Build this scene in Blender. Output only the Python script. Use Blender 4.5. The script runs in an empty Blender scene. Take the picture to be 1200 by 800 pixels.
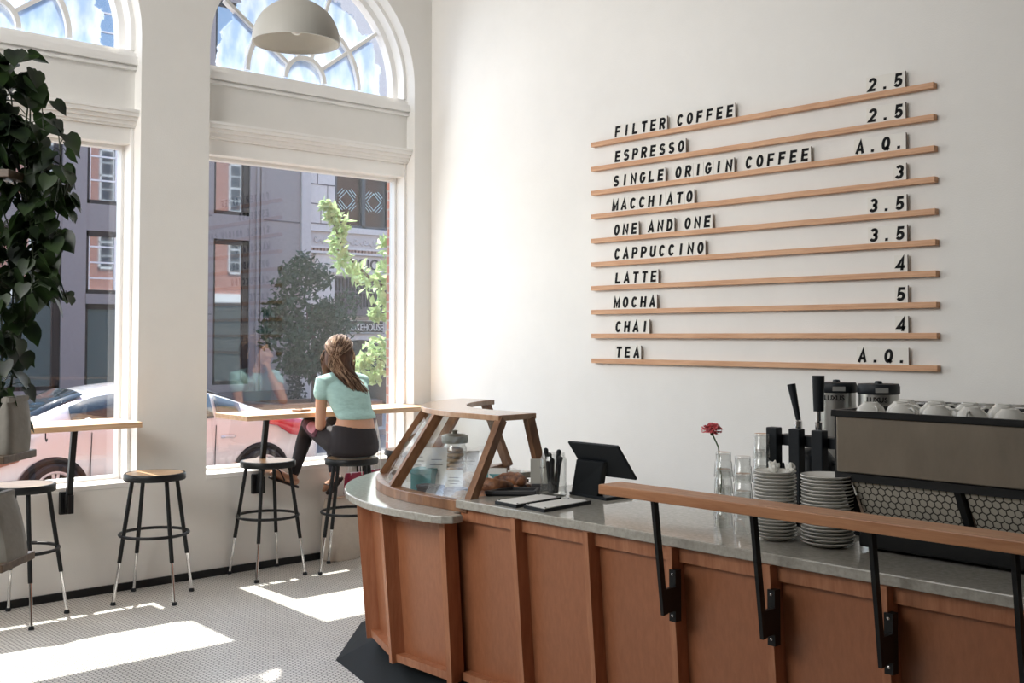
import bpy, bmesh, math, random
from mathutils import Vector, Matrix, noise
random.seed(7)
R_ = math.radians
PI = math.pi
sc = bpy.context.scene
C = sc.collection

# ------------------------------------------------------------ camera
cam_d = bpy.data.cameras.new('camera')
cam = bpy.data.objects.new('camera', cam_d); C.objects.link(cam)
fwd = Vector((-.7376, .6752, 0)).normalized()
pitch = R_(2.07)
d = fwd * math.cos(pitch) + Vector((0, 0, 1)) * math.sin(pitch)
cam.location = (6.81, -5.37, 1.6)
cam.rotation_euler = d.to_track_quat('-Z', 'Y').to_euler()
cam_d.sensor_width = 36
cam_d.lens = 1289 / 1200 * 36
cam_d.shift_y = -53 / 1200
cam_d.clip_start = .05; cam_d.clip_end = 300
sc.camera = cam

# ------------------------------------------------------------ view, world, sun
sc.view_settings.view_transform = 'Standard'
sc.view_settings.look = 'None'
sc.view_settings.gamma = 1
sc.view_settings.use_curve_mapping = False
sc.view_settings.exposure = 0.56
sc.cycles.max_bounces = 10
sc.cycles.diffuse_bounces = 6
sc.cycles.glossy_bounces = 4
sc.cycles.transmission_bounces = 6
sc.cycles.transparent_max_bounces = 24
sc.cycles.caustics_reflective = False
sc.cycles.caustics_refractive = False
sc.cycles.sample_clamp_indirect = 6
sc.cycles.use_denoising = True

SUN_DIR = Vector((1, -.045, -1.58)).normalized()      # the way the sunlight travels
w = bpy.data.worlds.new('world'); sc.world = w; w.use_nodes = True
nt = w.node_tree; nt.nodes.clear()
sky = nt.nodes.new('ShaderNodeTexSky'); sky.sky_type = 'NISHITA'; sky.sun_disc = False
sky.sun_elevation = math.asin(-SUN_DIR.z)
sky.sun_rotation = math.atan2(-SUN_DIR.x, -SUN_DIR.y)
bg = nt.nodes.new('ShaderNodeBackground'); bg.inputs['Strength'].default_value = .38
wo = nt.nodes.new('ShaderNodeOutputWorld')
nt.links.new(sky.outputs[0], bg.inputs[0]); nt.links.new(bg.outputs[0], wo.inputs[0])

sd = bpy.data.lights.new('sun', 'SUN'); sd.energy = 9; sd.angle = R_(.53); sd.color = (1, .95, .87)
sun = bpy.data.objects.new('sun', sd); C.objects.link(sun)
sun.rotation_euler = SUN_DIR.to_track_quat('-Z', 'Y').to_euler(); sun.location = (-12, 1, 18)


def area(name, loc, target, sx, sy, power, col):
    l = bpy.data.lights.new(name, 'AREA'); l.shape = 'RECTANGLE'; l.size = sx; l.size_y = sy
    l.energy = power; l.color = col
    o = bpy.data.objects.new(name, l); C.objects.link(o); o.location = loc
    o.rotation_euler = (Vector(target) - Vector(loc)).to_track_quat('-Z', 'Y').to_euler()
    return o


# added fill lamps: one boosting daylight inside each window, one for the unseen room
for wy in (-1.034, -3.244):
    area('window_fill', (-.02, wy, 2.3), (6, wy, 1.2), 1.5, 3.2, 18, (.93, .97, 1))
area('room_fill', (2.4, -7.8, 4.2), (.7, -1.5, 1.9), 4, 2.6, 84, (1, .99, .97)).data.spread = R_(105)

# ------------------------------------------------------------ materials
MATS = {}


def mat(name, col, rough=.6, metal=0., vary=0., scale=8., stretch=None, bump=0., bscale=60., spec=.5, sss=0, coat=0., ramp=None):
    if name in MATS: return MATS[name]
    m = bpy.data.materials.new(name); m.use_nodes = True
    n = m.node_tree; b = n.nodes['Principled BSDF']
    b.inputs['Roughness'].default_value = rough; b.inputs['Metallic'].default_value = metal
    b.inputs['Specular IOR Level'].default_value = spec
    b.inputs['Coat Weight'].default_value = coat
    if sss:
        b.inputs['Subsurface Weight'].default_value = sss; b.inputs['Subsurface Radius'].default_value = (.02, .008, .004)
    b.inputs['Base Color'].default_value = (*col, 1)
    if vary or ramp or bump:
        tc = n.nodes.new('ShaderNodeTexCoord'); mp = n.nodes.new('ShaderNodeMapping')
        n.links.new(tc.outputs['Object'], mp.inputs[0])
        if stretch: mp.inputs['Scale'].default_value = stretch
    if vary or ramp:
        nz = n.nodes.new('ShaderNodeTexNoise'); nz.inputs['Scale'].default_value = scale; nz.inputs['Detail'].default_value = 6
        nz.inputs['Roughness'].default_value = .65
        n.links.new(mp.outputs[0], nz.inputs['Vector'])
        cr = n.nodes.new('ShaderNodeValToRGB')
        if ramp:
            cr.color_ramp.elements[0].color = (*ramp[0], 1); cr.color_ramp.elements[1].color = (*ramp[1], 1)
            cr.color_ramp.elements[0].position = .35; cr.color_ramp.elements[1].position = .65
        else:
            cr.color_ramp.elements[0].color = (*[c * (1 - vary) for c in col], 1)
            cr.color_ramp.elements[1].color = (*[min(1, c * (1 + vary)) for c in col], 1)
            cr.color_ramp.elements[0].position = .3; cr.color_ramp.elements[1].position = .7
        n.links.new(nz.outputs[0], cr.inputs[0]); n.links.new(cr.outputs[0], b.inputs['Base Color'])
    if bump:
        n2 = n.nodes.new('ShaderNodeTexNoise'); n2.inputs['Scale'].default_value = bscale; n2.inputs['Detail'].default_value = 4
        n.links.new(mp.outputs[0], n2.inputs['Vector'])
        bp = n.nodes.new('ShaderNodeBump'); bp.inputs['Strength'].default_value = bump; bp.inputs['Distance'].default_value = .01
        n.links.new(n2.outputs[0], bp.inputs['Height']); n.links.new(bp.outputs[0], b.inputs['Normal'])
    MATS[name] = m
    return m


def mx(n, op, a, b=None, c=None):
    x = n.nodes.new('ShaderNodeMath'); x.operation = op
    for i, v in enumerate((a, b, c)):
        if v is None: continue
        if isinstance(v, (int, float)): x.inputs[i].default_value = v
        else: n.links.new(v, x.inputs[i])
    return x.outputs[0]


def hexmat(name, axes, size, cell, line, width, rough=.35, vary=.08, metal=0.):
    """Hexagon mosaic: cell colour, line colour; axes names the two object axes it lies in."""
    m = bpy.data.materials.new(name); m.use_nodes = True; n = m.node_tree; b = n.nodes['Principled BSDF']
    b.inputs['Roughness'].default_value = rough; b.inputs['Metallic'].default_value = metal
    tc = n.nodes.new('ShaderNodeTexCoord'); sp = n.nodes.new('ShaderNodeSeparateXYZ'); n.links.new(tc.outputs['Object'], sp.inputs[0])
    X = mx(n, 'DIVIDE', sp.outputs[axes[0]], size); Y = mx(n, 'DIVIDE', sp.outputs[axes[1]], size)
    s3 = math.sqrt(3)

    def cellp(ox, oy):
        ax = mx(n, 'SUBTRACT', mx(n, 'FLOORED_MODULO', mx(n, 'ADD', X, ox), 1.0), .5)
        ay = mx(n, 'SUBTRACT', mx(n, 'FLOORED_MODULO', mx(n, 'ADD', Y, oy), s3), s3 / 2)
        return ax, ay
    ax, ay = cellp(0, 0); bx_, by_ = cellp(.5, s3 / 2)

    def d2(p, q): return mx(n, 'ADD', mx(n, 'MULTIPLY', p, p), mx(n, 'MULTIPLY', q, q))

    def hd(p, q):
        p = mx(n, 'ABSOLUTE', p); q = mx(n, 'ABSOLUTE', q)
        return mx(n, 'MAXIMUM', mx(n, 'ADD', mx(n, 'MULTIPLY', p, .5), mx(n, 'MULTIPLY', q, s3 / 2)), p)
    da, db = d2(ax, ay), d2(bx_, by_)
    pick = mx(n, 'LESS_THAN', da, db)
    ha, hb = hd(ax, ay), hd(bx_, by_)
    h = mx(n, 'ADD', mx(n, 'MULTIPLY', ha, pick), mx(n, 'MULTIPLY', hb, mx(n, 'SUBTRACT', 1, pick)))
    f = n.nodes.new('ShaderNodeMapRange'); f.inputs[1].default_value = .5 - width; f.inputs[2].default_value = .5 - width * .6
    n.links.new(h, f.inputs[0])
    nz = n.nodes.new('ShaderNodeTexNoise'); nz.inputs['Scale'].default_value = 3; nz.inputs['Detail'].default_value = 5
    n.links.new(tc.outputs['Object'], nz.inputs['Vector'])
    cr = n.nodes.new('ShaderNodeValToRGB'); cr.color_ramp.elements[0].position = .3; cr.color_ramp.elements[1].position = .7
    cr.color_ramp.elements[0].color = (*[c * (1 - vary) for c in cell], 1); cr.color_ramp.elements[1].color = (*[min(1, c * (1 + vary)) for c in cell], 1)
    n.links.new(nz.outputs[0], cr.inputs[0])
    mi = n.nodes.new('ShaderNodeMix'); mi.data_type = 'RGBA'
    n.links.new(f.outputs[0], mi.inputs[0]); n.links.new(cr.outputs[0], mi.inputs[6]); mi.inputs[7].default_value = (*line, 1)
    n.links.new(mi.outputs[2], b.inputs['Base Color'])
    MATS[name] = m
    return m


def brickmat(name, c1, c2, mortar, scale=1.):
    m = bpy.data.materials.new(name); m.use_nodes = True; n = m.node_tree; b = n.nodes['Principled BSDF']
    b.inputs['Roughness'].default_value = .9
    tc = n.nodes.new('ShaderNodeTexCoord'); sp = n.nodes.new('ShaderNodeSeparateXYZ'); cb = n.nodes.new('ShaderNodeCombineXYZ')
    n.links.new(tc.outputs['Object'], sp.inputs[0])
    n.links.new(mx(n, 'ADD', sp.outputs[1], sp.outputs[0]), cb.inputs[0]); n.links.new(sp.outputs[2], cb.inputs[1])
    t = n.nodes.new('ShaderNodeTexBrick'); n.links.new(cb.outputs[0], t.inputs[0])
    t.inputs['Color1'].default_value = (*c1, 1); t.inputs['Color2'].default_value = (*c2, 1); t.inputs['Mortar'].default_value = (*mortar, 1)
    t.inputs['Scale'].default_value = scale; t.inputs['Brick Width'].default_value = .22; t.inputs['Row Height'].default_value = .075
    t.inputs['Mortar Size'].default_value = .008
    n.links.new(t.outputs[0], b.inputs['Base Color'])
    MATS[name] = m
    return m


def glassmat(name, tint=(1, 1, 1), refl=1.0, ior=1.5, rough=0.0, base=0.0):
    """A clear sheet: lets light straight through and mirrors by Fresnel."""
    m = bpy.data.materials.new(name); m.use_nodes = True; n = m.node_tree; n.nodes.clear()
    o = n.nodes.new('ShaderNodeOutputMaterial'); mi = n.nodes.new('ShaderNodeMixShader')
    tr = n.nodes.new('ShaderNodeBsdfTransparent'); tr.inputs[0].default_value = (*tint, 1)
    gl = n.nodes.new('ShaderNodeBsdfGlossy'); gl.inputs['Roughness'].default_value = rough
    ge = n.nodes.new('ShaderNodeNewGeometry'); dt = n.nodes.new('ShaderNodeVectorMath'); dt.operation = 'DOT_PRODUCT'
    n.links.new(ge.outputs['Normal'], dt.inputs[0]); n.links.new(ge.outputs['Incoming'], dt.inputs[1])
    q = mx(n, 'POWER', mx(n, 'SUBTRACT', 1.0, mx(n, 'ABSOLUTE', dt.outputs['Value'])), 5.0)
    f0 = ((ior - 1) / (ior + 1)) ** 2
    f = mx(n, 'MINIMUM', mx(n, 'ADD', mx(n, 'MULTIPLY', mx(n, 'MULTIPLY_ADD', q, 1 - f0, f0), refl), base), 1.0)
    n.links.new(f, mi.inputs[0]); n.links.new(tr.outputs[0], mi.inputs[1]); n.links.new(gl.outputs[0], mi.inputs[2])
    n.links.new(mi.outputs[0], o.inputs[0]); MATS[name] = m
    return m


def leafmat(name, c1, c2, trans=.4, rough=.45):
    m = bpy.data.materials.new(name); m.use_nodes = True; n = m.node_tree; n.nodes.clear()
    o = n.nodes.new('ShaderNodeOutputMaterial')
    pb = n.nodes.new('ShaderNodeBsdfPrincipled'); pb.inputs['Roughness'].default_value = rough
    tl = n.nodes.new('ShaderNodeBsdfTranslucent'); ms = n.nodes.new('ShaderNodeMixShader'); ms.inputs[0].default_value = trans
    tc = n.nodes.new('ShaderNodeTexCoord'); nz = n.nodes.new('ShaderNodeTexNoise'); nz.inputs['Scale'].default_value = 9
    n.links.new(tc.outputs['Object'], nz.inputs['Vector'])
    cr = n.nodes.new('ShaderNodeValToRGB'); cr.color_ramp.elements[0].position = .35; cr.color_ramp.elements[1].position = .65
    cr.color_ramp.elements[0].color = (*c1, 1); cr.color_ramp.elements[1].color = (*c2, 1)
    n.links.new(nz.outputs[0], cr.inputs[0]); n.links.new(cr.outputs[0], pb.inputs['Base Color']); n.links.new(cr.outputs[0], tl.inputs[0])
    n.links.new(pb.outputs[0], ms.inputs[1]); n.links.new(tl.outputs[0], ms.inputs[2]); n.links.new(ms.outputs[0], o.inputs[0])
    MATS[name] = m
    return m


def dustglass(name):
    """Old, dusty fanlight panes: pale blue film with streaks, clear towards the rim."""
    m = bpy.data.materials.new(name); m.use_nodes = True; n = m.node_tree; n.nodes.clear()
    o = n.nodes.new('ShaderNodeOutputMaterial')
    tr = n.nodes.new('ShaderNodeBsdfTransparent'); tl = n.nodes.new('ShaderNodeBsdfTranslucent'); df = n.nodes.new('ShaderNodeBsdfDiffuse')
    gl = n.nodes.new('ShaderNodeBsdfGlossy'); gl.inputs['Roughness'].default_value = .02
    tc = n.nodes.new('ShaderNodeTexCoord'); mp = n.nodes.new('ShaderNodeMapping'); mp.inputs['Scale'].default_value = (1, 3.2, 1.3)
    nz = n.nodes.new('ShaderNodeTexNoise'); nz.inputs['Scale'].default_value = 3; nz.inputs['Detail'].default_value = 8
    n.links.new(tc.outputs['Object'], mp.inputs[0]); n.links.new(mp.outputs[0], nz.inputs['Vector'])
    cr = n.nodes.new('ShaderNodeValToRGB'); cr.color_ramp.elements[0].color = (.36, .48, .66, 1); cr.color_ramp.elements[1].color = (.66, .72, .79, 1)
    cr.color_ramp.elements[0].position = .38; cr.color_ramp.elements[1].position = .66
    n.links.new(nz.outputs[0], cr.inputs[0]); n.links.new(cr.outputs[0], tl.inputs[0]); n.links.new(cr.outputs[0], df.inputs[0])
    a = n.nodes.new('ShaderNodeMixShader'); a.inputs[0].default_value = .35
    n.links.new(tl.outputs[0], a.inputs[1]); n.links.new(df.outputs[0], a.inputs[2])
    # the film ends in a ragged line before the rim (object space: origin at the arch centre)
    sp = n.nodes.new('ShaderNodeSeparateXYZ'); n.links.new(tc.outputs['Object'], sp.inputs[0])
    r = mx(n, 'SQRT', mx(n, 'ADD', mx(n, 'MULTIPLY', sp.outputs[1], sp.outputs[1]), mx(n, 'MULTIPLY', sp.outputs[2], sp.outputs[2])))
    n3 = n.nodes.new('ShaderNodeTexNoise'); n3.inputs['Scale'].default_value = 9; n3.inputs['Detail'].default_value = 6
    n.links.new(tc.outputs['Object'], n3.inputs['Vector'])
    rr = mx(n, 'ADD', r, mx(n, 'MULTIPLY', mx(n, 'SUBTRACT', n3.outputs[0], .5), .22))
    film = n.nodes.new('ShaderNodeMapRange'); film.inputs[1].default_value = .715; film.inputs[2].default_value = .70
    film.inputs[3].default_value = .0; film.inputs[4].default_value = .62; n.links.new(rr, film.inputs[0])
    b = n.nodes.new('ShaderNodeMixShader'); n.links.new(film.outputs[0], b.inputs[0])
    n.links.new(tr.outputs[0], b.inputs[1]); n.links.new(a.outputs[0], b.inputs[2])
    c = n.nodes.new('ShaderNodeMixShader'); c.inputs[0].default_value = .06
    n.links.new(b.outputs[0], c.inputs[1]); n.links.new(gl.outputs[0], c.inputs[2]); n.links.new(c.outputs[0], o.inputs[0])
    MATS[name] = m
    return m


paint = mat('wall_paint', (.80, .785, .755), .75, vary=.025, scale=2.5, bump=.12, bscale=140)
white = mat('white_paint', (.86, .85, .83), .5, vary=.02, scale=6)
black = mat('black_metal', (.010, .011, .012), .42, vary=.2, scale=20, spec=.3)
blackp = mat('black_plastic', (.010, .013, .017), .5, spec=.3)
kickm = mat('black_kick', (.008, .011, .013), .7, spec=.2)
chrome = mat('chrome', (.8, .8, .8), .12, 1)
steel = mat('brushed_steel', (.27, .235, .19), .36, .8, vary=.18, scale=3, stretch=(1.5, 1, .6))
cherry = mat('cherry_panel', (.36, .14, .065), .36, ramp=((.325, .125, .058), (.385, .152, .073)), scale=30, stretch=(2, 2, .6), spec=.6)
cherry2 = mat('cherry_trim', (.40, .17, .085), .4, ramp=((.34, .13, .062), (.47, .21, .11)), scale=4, stretch=(8, 8, 1))
railw = mat('rail_wood', (.46, .21, .10), .4, ramp=((.39, .165, .075), (.53, .265, .135)), scale=3, stretch=(1, 12, 12))
shelfw = mat('shelf_wood', (.60, .33, .18), .5, ramp=((.50, .255, .13), (.68, .40, .235)), scale=3, stretch=(1, 14, 14))
barw = mat('bar_wood', (.62, .40, .24), .4, ramp=((.52, .31, .17), (.70, .49, .32)), scale=3, stretch=(12, 1, 12))
darkw = mat('dark_wood', (.10, .065, .04), .5, ramp=((.07, .045, .03), (.15, .10, .06)), scale=4, stretch=(1, 10, 10))
casew = mat('case_wood', (.26, .12, .06), .35, ramp=((.17, .075, .035), (.32, .16, .08)), scale=5, stretch=(3, 3, 1))
casetop = mat('case_top_glare', (.44, .26, .15), .16, ramp=((.36, .20, .11), (.50, .31, .19)), scale=5, stretch=(3, 3, 1), spec=.9)  # paler than the posts: window glare put into the wood colour
stone = mat('stone_top', (.40, .385, .345), .08, ramp=((.35, .335, .295), (.46, .445, .40)), scale=55)
seatw = mat('seat_wood', (.55, .36, .2), .3, ramp=((.42, .26, .14), (.62, .42, .25)), scale=5, stretch=(2, 10, 2))
cream = mat('tile_cream', (.76, .735, .685), .45)
ink = mat('letter_ink', (.010, .010, .011), .7, spec=.15)
tilebk = mat('tile_edge', (.16, .13, .11), .5)
porc = mat('porcelain', (.66, .655, .62), .22)
floor_m = hexmat('hex_mosaic', (0, 1), .026, (.68, .665, .63), (.075, .07, .066), .11)
meshm = hexmat('hex_mesh', (0, 2), .0245, (.50, .47, .40), (.03, .026, .022), .1, .5)
brick = brickmat('brick', (.46, .17, .11), (.38, .13, .085), (.42, .33, .28))
glass = glassmat('window_glass', (.97, .985, .98), 1.0, 1.5, 0, .026)
clear = glassmat('clear_glass', (.965, .975, .97), .4, 1.4, .0, .0)
tumbler_g = glassmat('tumbler_glass', (.955, .96, .955), 1.3, 1.5, .03, .02)
carglass = mat('car_glass', (.02, .03, .035), .04, spec=.9)
dusty = dustglass('dusty_glass')


# ------------------------------------------------------------ mesh helpers
class MB:
    """Collects shapes and links them as ONE mesh object."""

    def __init__(s):
        s.v = []; s.f = []; s.mi = []; s.cur = 0

    def add(s, vs, fs):
        o = len(s.v); s.v += [Vector(v) for v in vs]
        for f in fs: s.f.append([i + o for i in f]); s.mi.append(s.cur)
        return s

    def box(s, x0, x1, y0, y1, z0, z1):
        v = [(x, y, z) for x in (x0, x1) for y in (y0, y1) for z in (z0, z1)]
        return s.add(v, [(0, 1, 3, 2), (4, 6, 7, 5), (0, 4, 5, 1), (2, 3, 7, 6), (0, 2, 6, 4), (1, 5, 7, 3)])

    def bar(s, a, b, wx, wy, up=(0, 0, 1)):
        """A squared bar from a to b."""
        a, b = Vector(a), Vector(b); d = (b - a).normalized(); u = Vector(up)
        if abs(d.dot(u)) > .98: u = Vector((1, 0, 0))
        p = d.cross(u).normalized() * wx / 2; q = d.cross(p).normalized() * wy / 2
        v = [c + i * p + j * q for c in (a, b) for i, j in ((-1, -1), (1, -1), (1, 1), (-1, 1))]
        return s.add(v, [(0, 3, 2, 1), (4, 5, 6, 7), (0, 1, 5, 4), (1, 2, 6, 5), (2, 3, 7, 6), (3, 0, 4, 7)])

    def tube(s, pts, rad, n=10, closed=False, cap=True):
        pts = [Vector(p) for p in pts]; k = len(pts)
        rs = rad if isinstance(rad, (list, tuple)) else [rad] * k
        t0 = (pts[1] - pts[0]).normalized()
        nrm = t0.orthogonal().normalized(); rings = []
        for i in range(k):
            if closed: t = (pts[(i + 1) % k] - pts[i - 1]).normalized()
            elif i == 0: t = t0
            elif i == k - 1: t = (pts[-1] - pts[-2]).normalized()
            else: t = (pts[i + 1] - pts[i - 1]).normalized()
            nrm = (nrm - t * nrm.dot(t))
            nrm = nrm.normalized() if nrm.length > 1e-6 else t.orthogonal().normalized()
            b = t.cross(nrm)
            rings.append([pts[i] + (nrm * math.cos(2 * PI * j / n) + b * math.sin(2 * PI * j / n)) * rs[i] for j in range(n)])
        vs = [p for r in rings for p in r]; fs = []
        m = k if closed else k - 1
        for i in range(m):
            for j in range(n):
                a = i * n + j; b2 = i * n + (j + 1) % n; c = ((i + 1) % k) * n + (j + 1) % n; d2 = ((i + 1) % k) * n + j
                fs.append((a, b2, c, d2))
        if cap and not closed: fs += [tuple(range(n))[::-1], tuple(range((k - 1) * n, k * n))]
        return s.add(vs, fs)

    def capsule(s, pts, rad, n=12):
        """A tube with round ends."""
        pts = [Vector(p) for p in pts]; rs = list(rad) if isinstance(rad, (list, tuple)) else [rad] * len(pts)
        d0 = (pts[0] - pts[1]).normalized(); d1 = (pts[-1] - pts[-2]).normalized()
        st = [(.98, .2), (.8, .6), (.45, .89)]
        P = [pts[0] + d0 * rs[0] * a for a, b in st] + pts + [pts[-1] + d1 * rs[-1] * a for a, b in reversed(st)]
        Q = [rs[0] * b for a, b in st] + rs + [rs[-1] * b for a, b in reversed(st)]
        return s.tube(P, Q, n)

    def ell(s, c, r, rot=None, nu=18, nv=12):
        M = rot.to_matrix() if rot is not None else Matrix.Identity(3)
        c = Vector(c); vs = []; fs = []
        for i in range(1, nv):
            for j in range(nu):
                p, t = PI * i / nv, 2 * PI * j / nu
                vs.append(c + M @ Vector((r[0] * math.sin(p) * math.cos(t), r[1] * math.sin(p) * math.sin(t), r[2] * math.cos(p))))
        vs += [c + M @ Vector((0, 0, r[2])), c + M @ Vector((0, 0, -r[2]))]; T = len(vs) - 2; B = T + 1
        for i in range(nv - 2):
            for j in range(nu): fs.append((i * nu + j, (i + 1) * nu + j, (i + 1) * nu + (j + 1) % nu, i * nu + (j + 1) % nu))
        for j in range(nu):
            fs.append((T, j, (j + 1) % nu)); fs.append((B, (nv - 2) * nu + (j + 1) % nu, (nv - 2) * nu + j))
        return s.add(vs, fs)

    def lathe(s, prof, c=(0, 0, 0), n=28, sy=1.):
        """Turn a list of (r, z) about the vertical through c; ends with r=0 are closed to a point."""
        c = Vector(c); vs = []; fs = []; k = len(prof)
        for r, z in prof:
            for j in range(n): vs.append(c + Vector((r * math.cos(2 * PI * j / n), sy * r * math.sin(2 * PI * j / n), z)))
        for i in range(k - 1):
            for j in range(n): fs.append((i * n + j, i * n + (j + 1) % n, (i + 1) * n + (j + 1) % n, (i + 1) * n + j))
        return s.add(vs, fs)

    def prism(s, poly, z0, z1):
        n = len(poly)
        v = [(p[0], p[1], z0) for p in poly] + [(p[0], p[1], z1) for p in poly]
        return s.add(v, [tuple(range(n))[::-1], tuple(range(n, 2 * n))] + [(i, (i + 1) % n, n + (i + 1) % n, n + i) for i in range(n)])

    def prismx(s, poly, x0, x1):
        """poly of (y, z), extruded along x."""
        n = len(poly)
        v = [(x0, p[0], p[1]) for p in poly] + [(x1, p[0], p[1]) for p in poly]
        return s.add(v, [tuple(range(n))[::-1], tuple(range(n, 2 * n))] + [(i, (i + 1) % n, n + (i + 1) % n, n + i) for i in range(n)])

    def loft(s, rings, cap=True):
        n = len(rings[0]); k = len(rings); fs = []
        for i in range(k - 1):
            for j in range(n): fs.append((i * n + j, i * n + (j + 1) % n, (i + 1) * n + (j + 1) % n, (i + 1) * n + j))
        if cap: fs += [tuple(range(n))[::-1], tuple(range((k - 1) * n, k * n))]
        return s.add([p for r in rings for p in r], fs)

    def flip(s, h):
        s.v = [Vector((v.x, v.y, h - v.z)) for v in s.v]; return s

    def mesh(s, name, ms, smooth=False, angle=None, off=None):
        me = bpy.data.meshes.new(name)
        vs = s.v if off is None else [v - off for v in s.v]
        me.from_pydata([tuple(v) for v in vs], [], s.f)
        bm = bmesh.new(); bm.from_mesh(me)
        bmesh.ops.remove_doubles(bm, verts=bm.verts, dist=1e-6)
        bmesh.ops.recalc_face_normals(bm, faces=bm.faces)
        bm.to_mesh(me); bm.free()
        for m in (ms if isinstance(ms, (list, tuple)) else [ms]): me.materials.append(m)
        if isinstance(ms, (list, tuple)) and len(me.polygons) == len(s.mi):
            me.polygons.foreach_set('material_index', s.mi)
        if smooth: 
            me.polygons.foreach_set('use_smooth', [True] * len(me.polygons))
            if angle: me.set_sharp_from_angle(angle=R_(angle))
        me.update()
        return me

    def build(s, name, ms, parent=None, smooth=False, angle=40, bevel=0., label=None, off=None):
        """Link as one object. Shapes are in world space; a parent without rotation is allowed for."""
        if off is None and parent is not None:
            off = Vector(parent.location); q = parent.parent
            while q is not None: off = off + Vector(q.location); q = q.parent
        o = bpy.data.objects.new(name, s.mesh(name, ms, smooth, angle, off)); C.objects.link(o)
        if parent is not None: o.parent = parent
        if bevel:
            b = o.modifiers.new('bevel', 'BEVEL'); b.width = bevel; b.segments = 2; b.limit_method = 'ANGLE'; b.angle_limit = R_(40)
        if label: o['label'] = label
        return o


def thing(name, label, cat, loc=(0, 0, 0), rotz=0, group=None):
    o = bpy.data.objects.new(name, None); C.objects.link(o); o.empty_display_size = .1
    o.location = loc; o.rotation_euler = (0, 0, rotz); o['label'] = label; o['category'] = cat
    if group: o['group'] = group
    return o


def tag(o, label, cat, group=None):
    o['label'] = label; o['category'] = cat
    if group: o['group'] = group
    return o


def struct(o):
    o['kind'] = 'structure'; return o


def dup(root, loc, rotz=0, label=None, group=None):
    r = root.copy(); C.objects.link(r); r.location = loc; r.rotation_euler = (0, 0, rotz)
    if label: r['label'] = label
    if group: r['group'] = group
    for ch in list(root.children):
        c = ch.copy(); C.objects.link(c); c.parent = r
        for g in ch.children:
            e = g.copy(); C.objects.link(e); e.parent = c
    return r


GLY = {}


def glyph(ch, size, bold=.02, ext=.004):
    """Mesh data for a piece of writing, lying in local x/y, front towards +z."""
    key = (ch, size, bold, ext)
    if key in GLY: return GLY[key]
    cu = bpy.data.curves.new('writing', 'FONT'); cu.body = ch; cu.size = size; cu.offset = bold * size; cu.extrude = ext; cu.resolution_u = 4
    cu.align_x = 'CENTER'
    t = bpy.data.objects.new('writing_source', cu); C.objects.link(t)
    dg = bpy.context.evaluated_depsgraph_get()
    me = bpy.data.meshes.new_from_object(t.evaluated_get(dg))
    bpy.data.objects.remove(t); bpy.data.curves.remove(cu)
    GLY[key] = me
    return me


def blob(mb, voxel, smooth=4):
    """Join overlapping shapes into one continuous surface."""
    me = mb.mesh('body_source', white)
    t = bpy.data.objects.new('body_source', me); C.objects.link(t)
    r = t.modifiers.new('r', 'REMESH'); r.mode = 'VOXEL'; r.voxel_size = voxel
    if smooth:
        s = t.modifiers.new('s', 'SMOOTH'); s.factor = .5; s.iterations = smooth
    dg = bpy.context.evaluated_depsgraph_get()
    out = bpy.data.meshes.new_from_object(t.evaluated_get(dg))
    bpy.data.objects.remove(t); bpy.data.meshes.remove(me)
    out.polygons.foreach_set('use_smooth', [True] * len(out.polygons)); out.materials.clear()
    return out


def arc(cx, cy, r, a0, a1, n):
    return [(cx + r * math.cos(R_(a0 + (a1 - a0) * i / n)), cy + r * math.sin(R_(a0 + (a1 - a0) * i / n))) for i in range(n + 1)]


# ============================================================ THE ROOM
ZC = 5.6
SILL, SPRING, RAD = .665, 3.55, .866
WIN = [(-1.034,), (-3.244,)]
XW, YW = 11.0, -9.0
# the window wall, arched openings cut through it
mb = MB()
ys = [0.0]
for (cy,) in WIN: ys += [cy + RAD, cy - RAD]
ys.append(YW)
TH = -.30
mb.box(TH, 0, YW, 0, 0, SILL)
for i in range(0, len(ys), 2): mb.box(TH, 0, ys[i + 1], ys[i], SILL, SPRING)
edges = [0.0] + [(WIN[i][0] + WIN[i + 1][0]) / 2 for i in range(len(WIN) - 1)] + [YW]
for i, (cy,) in enumerate(WIN):
    n = 28
    ap = [(cy + RAD * math.cos(PI * j / n), SPRING + RAD * math.sin(PI * j / n)) for j in range(n + 1)]
    mb.prismx([(edges[i], SPRING), (edges[i], ZC), (edges[i + 1], ZC), (edges[i + 1], SPRING)] + ap[::-1], TH, 0)
struct(mb.build('wall_left', paint, smooth=False))
# brick face of the same building on the street side, with sash windows further along
mb = MB()
mb.box(-.46, TH, YW - 6, 24, -.5, .6)
seg = [24.0] + sum([[cy + RAD + .07, cy - RAD - .07] for (cy,) in WIN], []) + [YW - 6]
for i in range(0, len(seg), 2): mb.box(-.46, TH, seg[i + 1], seg[i], .6, SPRING)
edges2 = [24.0] + edges[1:-1] + [YW - 6]
for i, (cy,) in enumerate(WIN):
    r = RAD + .12
    ap = [(cy + r * math.cos(PI * j / 20), SPRING + r * math.sin(PI * j / 20)) for j in range(21)]
    mb.prismx([(edges2[i], SPRING), (edges2[i], 9), (edges2[i + 1], 9), (edges2[i + 1], SPRING)] + ap[::-1], -.46, TH)
struct(mb.build('wall_street_side', brick))
shopf = struct(bpy.data.objects.new('trim_1', None)); C.objects.link(shopf); shopf.location = (-.5, 14, 0)
MB().box(-.62, -.46, 6, 24, 2.95, 3.3).build('shopfront_cornice', white, shopf)
MB().box(-.5, -.455, 6, 24, -.35, 2.95).build('shopfront_glass', mat('shop_glass', (.03, .045, .04), .15), shopf)
sash_pane = mat('sash_pane', (.03, .035, .04), .1)
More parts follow.
